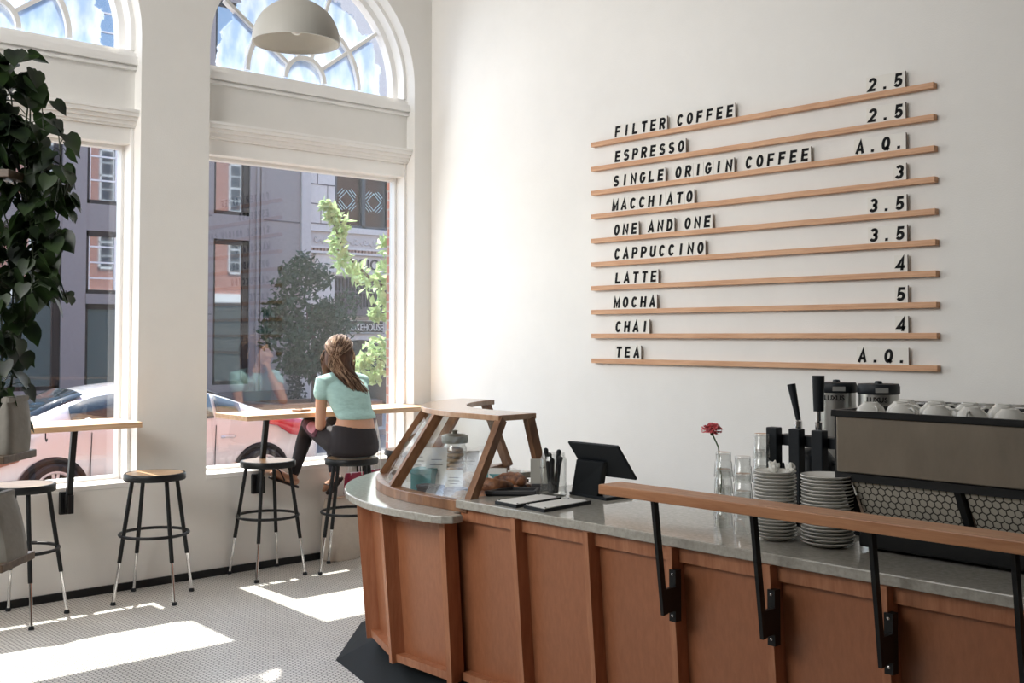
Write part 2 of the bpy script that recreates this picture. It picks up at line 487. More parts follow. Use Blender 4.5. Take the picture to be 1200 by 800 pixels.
for k, (sy, sz) in enumerate([(8.9, 4.1), (11.4, 4.1), (14.1, 4.1), (16.7, 4.1), (19.3, 4.1), (21.9, 4.1), (8.9, 6.6), (11.4, 6.6), (14.1, 6.6), (16.7, 6.6), (19.3, 6.6)]):
    wr = struct(bpy.data.objects.new('window_%d' % (k + 4), None)); C.objects.link(wr); wr.location = (-.47, sy, sz)
    m_ = MB()
    for a, b in ((-.55, -.48), (-.03, .03), (.48, .55)): m_.box(-.52, -.465, sy + a, sy + b, sz, sz + 2)
    for a, b in ((0, .08), (.97, 1.03), (1.92, 2.0), (.47, .5), (1.47, 1.5)): m_.box(-.52, -.465, sy - .55, sy + .55, sz + a, sz + b)
    m_.build('window_frame', white, wr)
    MB().box(-.49, -.462, sy - .5, sy + .5, sz + .05, sz + 1.95).build('window_pane', sash_pane, wr)

struct(MB().box(0, XW, 0, .25, 0, ZC).build('wall_back', paint))
dimp = mat('low_bounce_paint', (.34, .31, .28), .8, vary=.05, scale=3)  # unseen walls darkened to cut light bouncing onto the counter
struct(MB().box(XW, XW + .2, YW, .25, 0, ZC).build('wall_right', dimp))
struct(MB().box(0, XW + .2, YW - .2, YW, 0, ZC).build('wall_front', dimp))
struct(MB().box(-.3, XW + .2, YW - .2, .25, -.12, 0).build('floor', floor_m))
struct(MB().box(-.46, XW + .2, YW - .2, .25, ZC, ZC + .2).build('ceiling', paint))
struct(MB().box(0, .014, YW, 0, 0, .048).build('baseboard_left', black))
struct(MB().box(.014, XW, -.014, 0, 0, .048).build('baseboard_back', black))

# the arched windows
for k, (cy,) in enumerate(WIN):
    L, Rr = cy - RAD, cy + RAD
    wr = struct(bpy.data.objects.new('window_%d' % (k + 1), None)); C.objects.link(wr); wr.location = (-.1, cy, SILL)
    # sill board
    MB().box(-.25, .004, L, Rr, SILL - .02, SILL + .012).build('window_sill', white, wr, bevel=.004)
    # casing and lower frame
    f = MB()
    for a, b, xf, xb in ((0, .022, -.10, -.29), (.022, .042, -.20, -.27)):
        f.box(xb, xf, Rr - b, Rr - a, SILL, 2.95); f.box(xb, xf, L + a, L + b, SILL, 2.95)
    f.box(-.29, -.11, L + .02, Rr - .02, 2.845, 2.95)
    f.box(-.27, -.2, L + .04, Rr - .04, 2.822, 2.85)
    f.box(-.27, -.2, L + .04, Rr - .04, SILL, .70)
    f.build('window_frame', white, wr, bevel=.004)
    MB().box(-.245, -.239, L + .045, Rr - .045, .69, 2.83).build('window_pane', glass, wr)
    # crown above the lower sash, plain band, moulded rail under the fanlight
    c = MB()
    for z0, z1, xf in ((2.95, 2.965, -.085), (2.965, 2.99, -.07), (2.99, 3.015, -.05), (3.015, 3.04, -.025), (3.04, 3.058, -.015)):
        c.box(-.29, xf, L, Rr, z0, z1)
    c.build('crown_moulding', white, wr)
    MB().box(-.29, -.10, L, Rr, 3.058, 3.325).build('transom_band', paint, wr)
    c = MB()
    for z0, z1, xf in ((3.325, 3.342, -.07), (3.342, 3.356, -.085), (3.356, 3.385, -.05), (3.385, 3.41, -.06), (3.41, 3.44, -.09), (3.44, 3.462, -.12)):
        c.box(-.29, xf, L, Rr, z0, z1)
    c.build('fanlight_rail', white, wr)
    # fanlight frame: two rings, then bars
    f = MB()
    zb = 3.462
    for r1, r0, xf, xb in ((RAD, .838, -.10, -.29), (.838, .795, -.19, -.27)):
        o_ = [(cy + r1 * math.cos(PI * j / 36), SPRING + r1 * math.sin(PI * j / 36)) for j in range(37)]
        i_ = [(cy + r0 * math.cos(PI * j / 36), SPRING + r0 * math.sin(PI * j / 36)) for j in range(37)]
        o_ = [(cy + r1, zb)] + o_ + [(cy - r1, zb)]; i_ = [(cy + r0, zb)] + i_ + [(cy - r0, zb)]
        for j in range(len(o_) - 1): f.prismx([o_[j], o_[j + 1], i_[j + 1], i_[j]], xb, xf)
    f.build('fanlight_frame', white, wr)
    f = MB(); ccy, cz = cy, 3.495
    for r in (.165, .475):
        for j in range(30):
            a0, a1 = PI * j / 30, PI * (j + 1) / 30
            q = [(ccy + rr * math.cos(a), cz + rr * math.sin(a)) for rr, a in ((r - .016, a0), (r + .016, a0), (r + .016, a1), (r - .016, a1))]
            f.prismx(q, -.255, -.19)
    for a in (36, 72, 108, 144):
        ca, sa = math.cos(R_(a)), math.sin(R_(a))
        f.bar((-.222, ccy + .165 * ca, cz + .165 * sa), (-.222, ccy + .80 * ca, cz + .80 * sa), .026, .05, up=(1, 0, 0))
    f.build('fanlight_bar', white, wr)
    f = MB()
    ap = [(cy + .80 * math.cos(PI * j / 30), SPRING + .80 * math.sin(PI * j / 30)) for j in range(31)]
    f.prismx([(cy - .80, 3.45), (cy + .80, 3.45)] + ap, -.228, -.222)
    o = f.build('fanlight_pane', dusty, wr, off=Vector((-.225, cy, 3.5)))
    o.location = Vector((-.225, cy, 3.5)) - wr.location

#@@STREET
# ============================================================ THE STREET OUTSIDE
asphalt = mat('asphalt', (.10, .10, .105), .9, vary=.15, scale=20)
pave = mat('pavement', (.32, .31, .30), .85, vary=.1, scale=6)
gstone = mat('grey_stone', (.31, .285, .275), .8, vary=.07, scale=14)
gstone2 = mat('grey_stone_dark', (.13, .12, .13), .8, vary=.1, scale=10)
lstone = mat('pale_stone', (.66, .63, .60), .8, vary=.06, scale=10)
lstone2 = mat('pale_stone_darker', (.55, .52, .50), .8, vary=.06, scale=10)  # pilaster and frieze stone, a tone darker than the wall
terra = mat('terracotta_dentil', (.38, .24, .18), .8)
wframe = mat('window_black', (.01, .011, .014), .4)
mirrorp = mat('mirror_pane', (.30, .33, .36), .03, .75)
darkp = mat('dark_pane', (.012, .018, .022), .08)
diam = mat('pale_blue_decal', (.62, .82, .86), .5)
GZ = -.45
struct(MB().box(-12, -4.4, -40, 60, GZ - .3, GZ).build('road', asphalt))
struct(MB().box(-4.4, -.46, -40, 60, GZ - .3, GZ + .1).build('sidewalk_near', pave))
struct(MB().box(-17.2, -12, -40, 60, GZ - .3, GZ + .1).build('sidewalk_far', pave))

# --- grey office building across the street
ob = thing('office_building', 'grey stone office building with black framed windows across the street', 'building', (-17, 6, GZ + .1))
X0 = -17
z0 = GZ + .1
bays = [(-6.2, -5.0), (-3.6, -2.4), (-1.0, .3), (1.55, 3.38), (3.9, 5.25), (6.9, 7.85)]
rows = [(4.49, 6.6), (7.9, 9.6)]
mb = MB()
yb = [-9.0] + [v for b in bays for v in b] + [9.24]
for i in range(0, len(yb), 2): mb.box(X0 - 3, X0, yb[i], yb[i + 1], z0, 11)
for a, b in bays:
    low = .45
    mb.box(X0 - 3, X0 - .03, a, b, z0, low); mb.box(X0 - 3, X0 - .02, a, b, 3.9, 4.49); mb.box(X0 - 3, X0 - .02, a, b, 6.6, 7.9); mb.box(X0 - 3, X0, a, b, 9.6, 11)
mb.build('wall', gstone, ob)
mb = MB()
for y in (5.9, 8.04, 8.16): mb.box(X0, X0 + .05, y - .035, y + .035, z0, 11)
mb.build('pilaster_strip', gstone, ob)
mb = MB()
for z in (2.1, 4.42, 7.2): mb.box(X0, X0 + .012, 8.2, 9.24, z, z + .025); mb.box(X0, X0 + .012, 5.3, 6.85, z, z + .025)
mb.build('stone_joint', gstone2, ob)
MB().box(X0, X0 + .09, -9, 9.24, z0, .28).build('plinth', gstone2, ob)


def office_window(a, b, lo, hi, kind):
    fr = MB()
    fr.box(X0 - .14, X0 - .05, a, a + .07, lo, hi); fr.box(X0 - .14, X0 - .05, b - .16, b, lo, hi)
    fr.box(X0 - .14, X0 - .05, a, b, lo, lo + .09); fr.box(X0 - .14, X0 - .05, a, b, hi - .12, hi)
    o = fr.build('window', wframe, ob)
    MB().box(X0 - .2, X0 - .10, a + .04, b - .12, lo + .05, hi - .05).build('pane', mirrorp, o)
    if kind:
        s_ = MB(); m = (a + b) / 2
        for yy in (a + .08, m, b - .2): s_.box(X0 - .1, X0 - .07, yy - .025, yy + .025, lo + .08, hi - .1)
        for zz in (.25, .5, .75): s_.box(X0 - .1, X0 - .075, a + .07, b - .17, lo + (hi - lo) * zz - .018, lo + (hi - lo) * zz + .018)
        s_.build('sash_bar', white, o)


for i, (a, b) in enumerate(bays):
    for lo, hi in rows: office_window(a, b, lo, hi, i == 4)
    if i in (3, 5): office_window(a, b, .45, 3.9, False)
    else:
        office_window(a, b, 2.52, 3.9, i == 4)
        MB().box(X0 - .3, X0 + .03, a, b, 2.3, 2.52).build('window_sill', gstone, ob)
        office_window(a, b, .45, 2.3, False)

# --- pale stone building beside it
sb = thing('stone_building', 'pale stone building with carved frieze and letters over its entrance', 'building', (-17, 12, GZ + .1))
mb = MB()
X1 = -17.1
mb.box(X1 - 3, X1, 9.24, 10.33, z0, 11); mb.box(X1 - 3, X1, 13.0, 20, z0, 11)
mb.box(X1 - 3, X1, 10.33, 13.0, 3.15, 4.42); mb.box(X1 - 3, X1, 10.33, 13, 6.4, 11)
mb.box(X1 - 3, X1, 10.33, 13.0, 1.5, 2.3); mb.box(X1 - 3, X1 - .3, 10.33, 13, z0, 3.2)
mb.build('wall', lstone, sb)
MB().box(X1, X1 + .16, 9.26, 9.52, z0, 11).build('pilaster', lstone2, sb)
mb = MB()
for z in (4.45, 4.95, 5.45, 5.95): mb.box(X1, X1 + .015, 9.52, 10.33, z, z + .025)
for z, y in ((4.7, 9.9), (5.2, 10.1), (5.7, 9.8)): mb.box(X1, X1 + .015, y, y + .012, z - .25, z + .25)
mb.build('stone_joint', gstone2, sb)
mb = MB()
mb.box(X1, X1 + .12, 9.5, 20, 4.26, 4.38); mb.box(X1, X1 + .10, 9.5, 20, 3.83, 3.88); mb.box(X1, X1 + .14, 9.5, 20, 3.70, 3.76)
mb.build('cornice', lstone, sb)
mb = MB(); MBY = 9.75
mb.box(X1, X1 + .05, 9.5, 20, 3.88, 4.26)
while MBY < 14:
    mb.tube([(X1 + .06, MBY + .11 * t * math.cos(5.5 * t) * .9, 4.07 + .11 * t * math.sin(5.5 * t)) for t in [j / 9 for j in range(1, 11)]], .022, 5)
    mb.tube([(X1 + .06, MBY + .10, 4.05), (X1 + .06, MBY + .19, 3.95), (X1 + .06, MBY + .28, 4.02)], .022, 5)
    MBY += .30
mb.build('carved_frieze', lstone2, sb)
mb = MB()
y = 9.55
while y < 14:
    mb.box(X1, X1 + .12, y, y + .055, 3.76, 3.83); y += .105
mb.build('dentil', terra, sb)
MB().box(X1, X1 + .06, 9.7, 14, 3.22, 3.68).build('name_band', lstone, sb)
o = bpy.data.objects.new('carved_letters', glyph('K JOH', .40, .01, .01)); C.objects.link(o)
o.data.materials.append(wframe); o.parent = sb
o.location = Vector((X1 + .075, 11.45, 3.33)) - sb.location
o.rotation_euler = (PI / 2, 0, PI / 2)
fr = MB()
for yy in (10.33, 11.22, 12.1, 12.94): fr.box(X1 - .2, X1 - .04, yy - .02, yy + .09, 4.42, 6.4)
for zz in (4.42, 6.33): fr.box(X1 - .2, X1 - .04, 10.33, 13, zz, zz + .07)
wn = fr.build('window', mat('blue_black_frame', (.03, .05, .07), .4), sb)
MB().box(X1 - .25, X1 - .14, 10.33, 13, 4.42, 6.4).build('pane', darkp, wn)
for cy in (10.78, 11.63, 12.42):
    dm = MB()
    for sx, sz in ((1, 1), (1, -1), (-1, 1), (-1, -1)):
        for q in (.15, .215, .28):
            h = .17
            c0 = Vector((0, sx * q * .75, sz * q * .75)); t_ = Vector((0, sx * 1, -sz * 1)).normalized()
            dm.bar(Vector((X1 - .13, cy, 5.16)) + c0 - t_ * (h - abs(q - .15) * .5), Vector((X1 - .13, cy, 5.16)) + c0 + t_ * (h - abs(q - .15) * .5), .012, .03, up=(1, 0, 0))
    dm.build('striped_diamond', diam, wn)
g = MB(); y = 10.35
while y < 13:
    g.box(X1 - .12, X1 - .06, y, y + .03, 2.3, 3.15); y += .11
for zz in (2.3, 2.72, 3.1): g.box(X1 - .13, X1 - .05, 10.33, 13, zz, zz + .05)
g.build('iron_grille', gstone2, sb)
MB().box(X1 - .28, X1 - .2, 10.33, 13, 2.3, 3.2).build('dark_recess', wframe, sb)
MB().box(X1, X1 + .25, 10.0, 13.3, 2.12, 2.3).build('ledge', gstone2, sb)
sg = MB().box(X1, X1 + .06, 10.5, 11.86, 1.66, 2.02).build('sign_board', wframe, sb)
o = bpy.data.objects.new('sign_lettering', glyph('SMOKEHOUSE', .255, .012, .006)); C.objects.link(o)
o.data.materials.append(mat('sign_white', (.7, .7, .68), .5)); o.parent = sg
o.location = Vector((X1 + .075, 11.18, 1.745)) - sb.location; o.rotation_euler = (PI / 2, 0, PI / 2); o.scale = (.78, 1, 1)
bd = MB()
for a, b, c, e in ((10.52, 11.84, 1.67, 1.69), (10.52, 11.84, 1.99, 2.01), (10.52, 10.54, 1.67, 2.01), (11.82, 11.84, 1.67, 2.01)): bd.box(X1 + .06, X1 + .07, a, b, c, e)
bd.build('sign_border', MATS['sign_white'], sg)
ap = [(11.35 + .95 * math.cos(PI * j / 16), .75 + .75 * math.sin(PI * j / 16)) for j in range(17)]
MB().prismx([(12.3, z0), *ap, (10.4, z0)], X1 - .32, X1 - .26).build('entrance_door', wframe, sb)

# --- trees, hedge, planter


def foliage(mb, centres, per, size, squash=1.):
    for c, r in centres:
        c = Vector(c)
        for _ in range(per):
            v = Vector((random.gauss(0, 1), random.gauss(0, 1), random.gauss(0, 1))).normalized() * r * (random.random() ** .45)
            v.z *= squash
            p = c + v
            n = Vector((random.gauss(0, 1), random.gauss(0, 1), random.gauss(.3, 1))).normalized()
            a = n.orthogonal().normalized(); b = n.cross(a)
            th = random.random() * PI; a, b = a * math.cos(th) + b * math.sin(th), b * math.cos(th) - a * math.sin(th)
            s = size * random.uniform(.6, 1.2)
            mb.add([p - a * s, p - b * s * .45 + n * s * .12, p + a * s, p + b * s * .45 + n * s * .12], [(0, 1, 2, 3)])


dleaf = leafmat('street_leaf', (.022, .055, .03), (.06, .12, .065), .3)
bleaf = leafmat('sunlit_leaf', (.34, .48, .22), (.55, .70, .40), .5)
bark = mat('bark', (.09, .07, .055), .9, vary=.2, scale=12)
t = thing('street_tree', 'dark bushy street tree with thin trunk in front of the grey building', 'tree', (-13.5, 7.45, z0))
mb = MB()
cs = []
for _ in range(46):
    a, u = random.random() * 2 * PI, random.uniform(-1, 1)
    r = math.sqrt(max(0, 1 - u * u)) * random.uniform(.3, 1)
    cs.append(((-13.5 + .9 * r * math.cos(a), 7.34 + (1.0 - .12 * u) * r * math.sin(a), 2.05 + 1.12 * u), .33))
foliage(mb, cs, 95, .085)
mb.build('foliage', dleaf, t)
mb = MB()
mb.tube([(-13.5, 7.45, z0), (-13.5, 7.47, .6), (-13.5, 7.46, 1.3), (-13.5, 7.4, 2.3)], [.07, .06, .05, .02], 8)
for dy, dz in ((-.5, .9), (.5, .95), (-.25, 1.2), (.3, 1.2)): mb.tube([(-13.5, 7.46, .8), (-13.5, 7.46 + dy * .5, 1.15), (-13.4, 7.46 + dy, 1.0 + dz)], [.035, .028, .012], 6)
mb.build('trunk', bark, t)
pl = thing('planter', 'low brown stone planter around the dark street tree', 'planter', (-13.5, 7.45, z0))
mb = MB()
for a in ((-14.3, -14.15, 6.2, 8.7), (-12.85, -12.7, 6.2, 8.7), (-14.15, -12.85, 6.2, 6.35), (-14.15, -12.85, 8.55, 8.7)): mb.box(*a, z0, .22)
mb.build('wall', mat('brown_stone', (.20, .14, .115), .85, vary=.12, scale=8), pl, bevel=.02)
MB().box(-14.15, -12.85, 6.35, 8.55, z0, z0 + .12).build('soil', bark, pl)
t = thing('pavement_tree', 'sunlit pale green tree close outside the window, branches hanging past the frame', 'tree', (-4.4, 3.5, z0))
br = [[(-4.4, 3.5, z0), (-4.38, 3.45, 1.2), (-4.42, 3.42, 2.4), (-4.4, 3.5, 4.6)],
      [(-4.42, 3.42, 2.0), (-4.45, 3.0, 2.15), (-4.5, 2.6, 2.3), (-4.5, 2.2, 2.62), (-4.5, 1.93, 3.2)],
      [(-4.38, 3.45, 1.0), (-4.4, 3.0, 1.2), (-4.45, 2.5, 1.35)], [(-4.42, 3.42, 2.3), (-4.5, 3.0, 2.6), (-4.5, 2.8, 2.75)],
      [(-4.42, 3.42, 1.6), (-4.5, 3.0, 1.9), (-4.5, 2.75, 1.9)]]
mb = MB()
for p, r in zip(br, ([.09, .08, .07, .03], [.03, .025, .02, .014, .006], [.03, .02, .01], [.02, .015, .008], [.02, .012, .006])): mb.tube(p, r, 8)
mb.build('trunk', bark, t)
cs = [((-4.5, 1.95, 3.17), .09), ((-4.5, 2.02, 3.05), .10), ((-4.5, 2.15, 2.97), .14), ((-4.5, 2.1, 2.8), .13), ((-4.5, 2.12, 2.62), .15), ((-4.5, 2.2, 2.45), .15), ((-4.5, 2.4, 2.38), .16),
      ((-4.5, 2.6, 2.30), .19), ((-4.5, 2.8, 2.28), .2), ((-4.5, 2.85, 2.52), .16), ((-4.5, 2.82, 2.75), .12), ((-4.5, 2.78, 2.02), .17), ((-4.5, 2.68, 1.86), .09), ((-4.5, 2.9, 1.85), .13),
      ((-4.45, 2.75, 1.48), .20), ((-4.45, 2.55, 1.36), .17), ((-4.45, 2.42, 1.25), .12), ((-4.45, 2.75, 1.25), .2), ((-4.45, 2.95, 1.4), .25), ((-4.45, 2.6, 1.1), .12),
      ((-4.4, 3.5, 3.4), .6), ((-4.4, 3.8, 4.2), .7), ((-4.4, 3.3, 2.0), .3), ((-4.4, 3.4, 1.4), .3), ((-4.4, 3.3, 2.7), .35)]
mb = MB()
foliage(mb, cs[:20], 42, .075); foliage(mb, cs[20:], 90, .085)
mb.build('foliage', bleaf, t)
hm = MB()
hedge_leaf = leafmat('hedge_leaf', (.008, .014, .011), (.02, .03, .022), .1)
foliage(hm, [((-16.2 + random.uniform(-.2, .2), 1.2 + i * .16, random.uniform(-.2, .22)), .26) for i in range(34)], 46, .07)
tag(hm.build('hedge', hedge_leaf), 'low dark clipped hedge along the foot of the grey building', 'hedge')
cm = MB()
foliage(cm, [((-16.3, 8.75 + random.uniform(-.1, .1), z0 + .12 + i * .11), .24 - .004 * i) for i in range(22)], 50, .06)
tag(cm.build('cypress_shrub', hedge_leaf), 'tall narrow dark shrub against the grey building beside the tree', 'shrub')

# --- parked car
car = thing('parked_car', 'white hatchback car parked at the kerb outside the windows', 'car', (-6.55, .6, GZ))
carp = mat('car_paint', (.74, .76, .79), .22, .25, coat=1.0)
tyre = mat('tyre', (.015, .015, .016), .8); alloy = mat('alloy', (.75, .75, .76), .3, .15)
st = [(-1.66, .30, .50, .58, .60), (-1.60, .22, .62, .72, .70), (-1.42, .18, .82, .92, .80), (-1.05, .17, 1.0, 1.12, .84), (-.70, .17, 1.01, 1.27, .85), (-.38, .17, 1.01, 1.40, .85), (.2, .17, 1.02, 1.48, .855),
      (.65, .17, 1.02, 1.475, .855), (1.03, .17, 1.03, 1.42, .855), (1.45, .17, 1.03, 1.28, .85), (1.85, .17, 1.02, 1.12, .84), (2.3, .18, .98, 1.02, .82), (2.62, .22, .92, .96, .77), (2.76, .32, .78, .84, .68)]
rings = []
for y, zb, zt, zr, hw in st:
    g_ = max(0, min(1, (zr - zt) / .4)); rw = hw - .05 - .2 * g_
    half = [(0, zb), (hw * .8, zb), (hw * .97, zb + .12), (hw, zb + (zt - zb) * .55), (hw * .985, zt - .08), (hw * .955, zt), (rw + .03, zr - .06), (rw - .08, zr - .008), (0, zr + .012)]
    full = half + [(-a, b) for a, b in half[-2:0:-1]]
    rings.append([Vector((-6.55 + a, y, GZ + b)) for a, b in full])
body = MB().loft(rings).build('body', carp, car, smooth=True, angle=60)
ss = body.modifiers.new('s', 'SUBSURF'); ss.levels = 1; ss.render_levels = 2


def carpatch(name, rows, m):
    """A shell of quads laid just proud of the body, 8 mm thick."""
    p = MB(); n = len(rows[0])
    p.add([q for r in rows for q in r], [(i * n + j, i * n + j + 1, (i + 1) * n + j + 1, (i + 1) * n + j) for i in range(len(rows) - 1) for j in range(n - 1)])
    o = p.build(name, m, car, smooth=True); s = o.modifiers.new('t', 'SOLIDIFY'); s.thickness = .012; s.offset = 0
    return o


def side_pt(y, t, sgn, out=.012):
    for i in range(len(st) - 1):
        if st[i][0] <= y <= st[i + 1][0]:
            k = (y - st[i][0]) / (st[i + 1][0] - st[i][0]); v = [st[i][j] + (st[i + 1][j] - st[i][j]) * k for j in range(5)]; break
    _, zb, zt, zr, hw = v
    g_ = max(0, min(1, (zr - zt) / .4)); rw = hw - .05 - .2 * g_
    a = Vector((hw * .955, zt)); b = Vector((rw + .03, zr - .06)); q = a.lerp(b, t)
    return Vector((-6.55 + sgn * (q.x + out), y, GZ + q.y + .004))


for sgn in (1, -1):
    for y0_, y1_ in ((-.62, .28), (.36, 1.12), (1.17, 1.5)):
        rows_ = []
        for i in range(7):
            y = y0_ + (y1_ - y0_) * i / 6
            rows_.append([side_pt(y, t, sgn) for t in (.03, .5, .97)])
        carpatch('side_window', rows_, carglass)
rows_ = []
for y, z in ((-1.02, 1.135), (-.7, 1.285), (-.42, 1.405)): rows_.append([Vector((-6.55 + x, y, GZ + z + .012 - .05 * abs(x / .6) ** 3)) for x in (-.58, -.3, 0, .3, .58)])
carpatch('windscreen', rows_, carglass)
rows_ = []
for y, z in ((1.1, 1.41), (1.45, 1.295), (1.82, 1.14)): rows_.append([Vector((-6.55 + x, y, GZ + z + .012 - .05 * abs(x / .6) ** 3)) for x in (-.58, -.3, 0, .3, .58)])
carpatch('rear_window', rows_, carglass)
for y in (-.83, 1.77):
    for sx in (-5.72, -7.38):
        q = 1 if sx > -6.5 else -1
        wh = MB(); P_ = [(.228, -.1), (.29, -.1), (.315, -.07), (.315, .07), (.29, .1), (.24, .1), (.228, .06)]
        v = []; n = 32
        for r, x in P_:
            for j in range(n): v.append((sx + q * x * .95, y + r * math.cos(2 * PI * j / n), GZ + .315 + r * math.sin(2 * PI * j / n)))
        f = []
        for i in range(len(P_)):
            for j in range(n):
                i2 = (i + 1) % len(P_); f.append((i * n + j, i * n + (j + 1) % n, i2 * n + (j + 1) % n, i2 * n + j))
        wo_ = wh.add(v, f).build('wheel', tyre, car, smooth=True)
        rm = MB()
        cx_ = sx + q * .075
        rm.tube([(cx_, y + .228 * math.cos(2 * PI * j / 28), GZ + .315 + .228 * math.sin(2 * PI * j / 28)) for j in range(28)], .022, 8, closed=True)
        for k in range(5):
            a = 2 * PI * k / 5 + .3
            for da in (-.14, .14): rm.bar((cx_, y + .03 * math.cos(a), GZ + .315 + .03 * math.sin(a)), (cx_ - q * .005, y + .228 * math.cos(a + da), GZ + .315 + .228 * math.sin(a + da)), .03, .026, up=(1, 0, 0))
        rm.tube([(cx_ - q * .03, y, GZ + .315), (cx_ + q * .012, y, GZ + .315)], .045, 14)
        rm.build('rim', alloy, wo_, off=Vector(car.location))
        MB().tube([(sx - q * .02, y, GZ + .315), (sx + q * .03, y, GZ + .315)], .22, 24).build('brake_disc', tyre, wo_, off=Vector(car.location))
    ar = MB()
    for sx, q in ((-5.705, 1), (-7.395, -1)):
        ar.tube([(sx + q * .0, y + .375 * math.cos(PI * j / 20), GZ + .315 + .36 * math.sin(PI * j / 20)) for j in range(-2, 23)], .03, 8)
        ar.tube([(sx - q * .06, y, GZ + .33), (sx + q * .008, y, GZ + .33)], .36, 28)
    ar.build('wheel_arch', tyre, car)
redl = mat('tail_lamp_red', (.62, .03, .045), .12, coat=1)
for sgn in (1, -1):
    rows_ = []
    for y, zl, zh in ((1.86, .93, .99), (2.0, .90, 1.01), (2.2, .78, 1.0), (2.42, .74, .95), (2.56, .74, .92)):
        hw = .845 - max(0, (y - 1.85)) * .085 + .012
        rows_.append([Vector((-6.55 + sgn * (hw - .012 * k), y, GZ + zl + (zh - zl) * k / 2)) for k in range(3)])
    carpatch('tail_lamp', rows_, redl)
    rows_ = [[Vector((-6.55 + sgn * (hw_), y, GZ + z)) for z in (zl, zh)] for y, hw_, zl, zh in ((-1.55, .735, .6, .72), (-1.42, .815, .62, .80), (-1.2, .845, .68, .86))]
    carpatch('head_lamp', rows_, mat('head_lamp', (.5, .25, .18), .15, coat=1))
    h = MB()
    for y in (.35, 1.3): h.tube([(-6.55 + sgn * .845, y - .09, GZ + .80), (-6.55 + sgn * .885, y - .06, GZ + .805), (-6.55 + sgn * .885, y + .06, GZ + .805), (-6.55 + sgn * .845, y + .09, GZ + .80)], .016, 8)
    h.build('door_handle', carp, car, smooth=True)
    h = MB()
    for y in (-.42, .32, 1.12): h.tube([(-6.55 + sgn * .852, y, GZ + .30), (-6.55 + sgn * .86, y + .0, GZ + .6), (-6.55 + sgn * .842, y + .02, GZ + .95)], .005, 5)
    h.build('door_gap', tyre, car)
    m_ = MB(); m_.ell((-6.55 + sgn * .98, -.50, GZ + 1.06), (.1, .06, .07)); m_.bar((-6.55 + sgn * .83, -.48, GZ + 1.0), (-6.55 + sgn * .95, -.5, GZ + 1.04), .03, .03)
    m_.build('door_mirror', carp, car, smooth=True)
#@@OBJECTS
# ============================================================ THE SERVICE COUNTER
ZT, ZL = .91, .855                                   # stone worktop, lower stone ledge
CX, CY = 2.95, -1.25
YF = -2.335                                          # panel face of the straight run
XE = 6.7
ctr = thing('service_counter', 'long cherry wood counter front with upright battens and rounded end', 'counter', (3.6, -1.9, 0))
LEAN = .055; ZB = .135; ZP = .82


def lean_pt(p, nrm, z):
    """Counter faces lean outward towards the top."""
    k = (ZP - z) / (ZP - ZB) * LEAN
    return Vector((p[0] - nrm[0] * k, p[1] - nrm[1] * k, z))


def on_arc(a, r): return (CX + r * math.cos(R_(a)), CY + r * math.sin(R_(a))), (math.cos(R_(a)), math.sin(R_(a)))


ARC_A = [280.6, 260, 237.5, 215, 192]
STR_X = [3.565, 3.963, 4.36, 4.758, 5.157, 5.556, 5.955, 6.354]


def slab(rows_o, rows_i):
    """A leaning panel from outer and inner outline rows (bottom, top)."""
    m_ = MB(); n = len(rows_o[0]); v = rows_o[0] + rows_o[1] + rows_i[0] + rows_i[1]; f = []
    for j in range(n - 1):
        f += [(j, j + 1, n + j + 1, n + j), (2 * n + j, 3 * n + j, 3 * n + j + 1, 2 * n + j + 1),
              (j, 2 * n + j, 2 * n + j + 1, j + 1), (n + j, n + j + 1, 3 * n + j + 1, 3 * n + j)]
    f += [(0, n, 3 * n, 2 * n), (n - 1, 3 * n - 1, 4 * n - 1, 2 * n - 1)]
    return m_.add(v, f)


def arc_slab(a0, a1, ro, ri, z0_, z1_, n=8):
    rows = []
    for r in (ro, ri):
        for z in (z0_, z1_):
            row = []
            for j in range(n + 1):
                p, q = on_arc(a0 + (a1 - a0) * j / n, r); row.append(lean_pt(p, q, z))
            rows.append(row)
    return slab(rows[:2], rows[2:])


def str_slab(x0, x1, yo, yi, z0_, z1_):
    rows = [[lean_pt((x, y), (0, -1), z) for x in (x0, x1)] for y in (yo, yi) for z in (z0_, z1_)]
    return slab(rows[:2], rows[2:])


RP, RF = 1.15, 1.205
for a0, a1 in zip(ARC_A[1:] + [172], ARC_A):
    arc_slab(a0, a1, RP, RP - .02, ZB, ZP, 1).build('front_panel', cherry, ctr)
    arc_slab(a0 + .4, a1 - .4, RF - .012, RP - .02, ZB, ZB + .035, 1).build('bottom_rail', cherry2, ctr)
    arc_slab(a0 + .4, a1 - .4, RP + .022, RP - .02, ZP - .045, ZP, 1).build('top_rail', cherry2, ctr)
XS = [3.165] + STR_X
for x0, x1 in zip(XS, STR_X + [XE]):
    str_slab(x0 if x0 > 3.2 else 3.08, x1, YF, YF + .02, ZB, ZT - .035).build('front_panel', cherry, ctr)
    str_slab(x0 + .01, x1 - .01, YF - .045, YF + .01, ZB, ZB + .035).build('bottom_rail', cherry2, ctr)
    str_slab(x0 + .01, x1 - .01, YF - .022, YF + .01, ZP - .0, ZT - .035).build('top_rail', cherry2, ctr)
for a in ARC_A: 
    arc_slab(a - .68, a + .68, RF + .01, RP - .02, ZB - .005, ZP, 1).build('batten', cherry2, ctr)
for x in STR_X: str_slab(x - .0135, x + .0135, YF - .06, YF + .01, ZB - .005, ZT - .036).build('batten', cherry2, ctr)
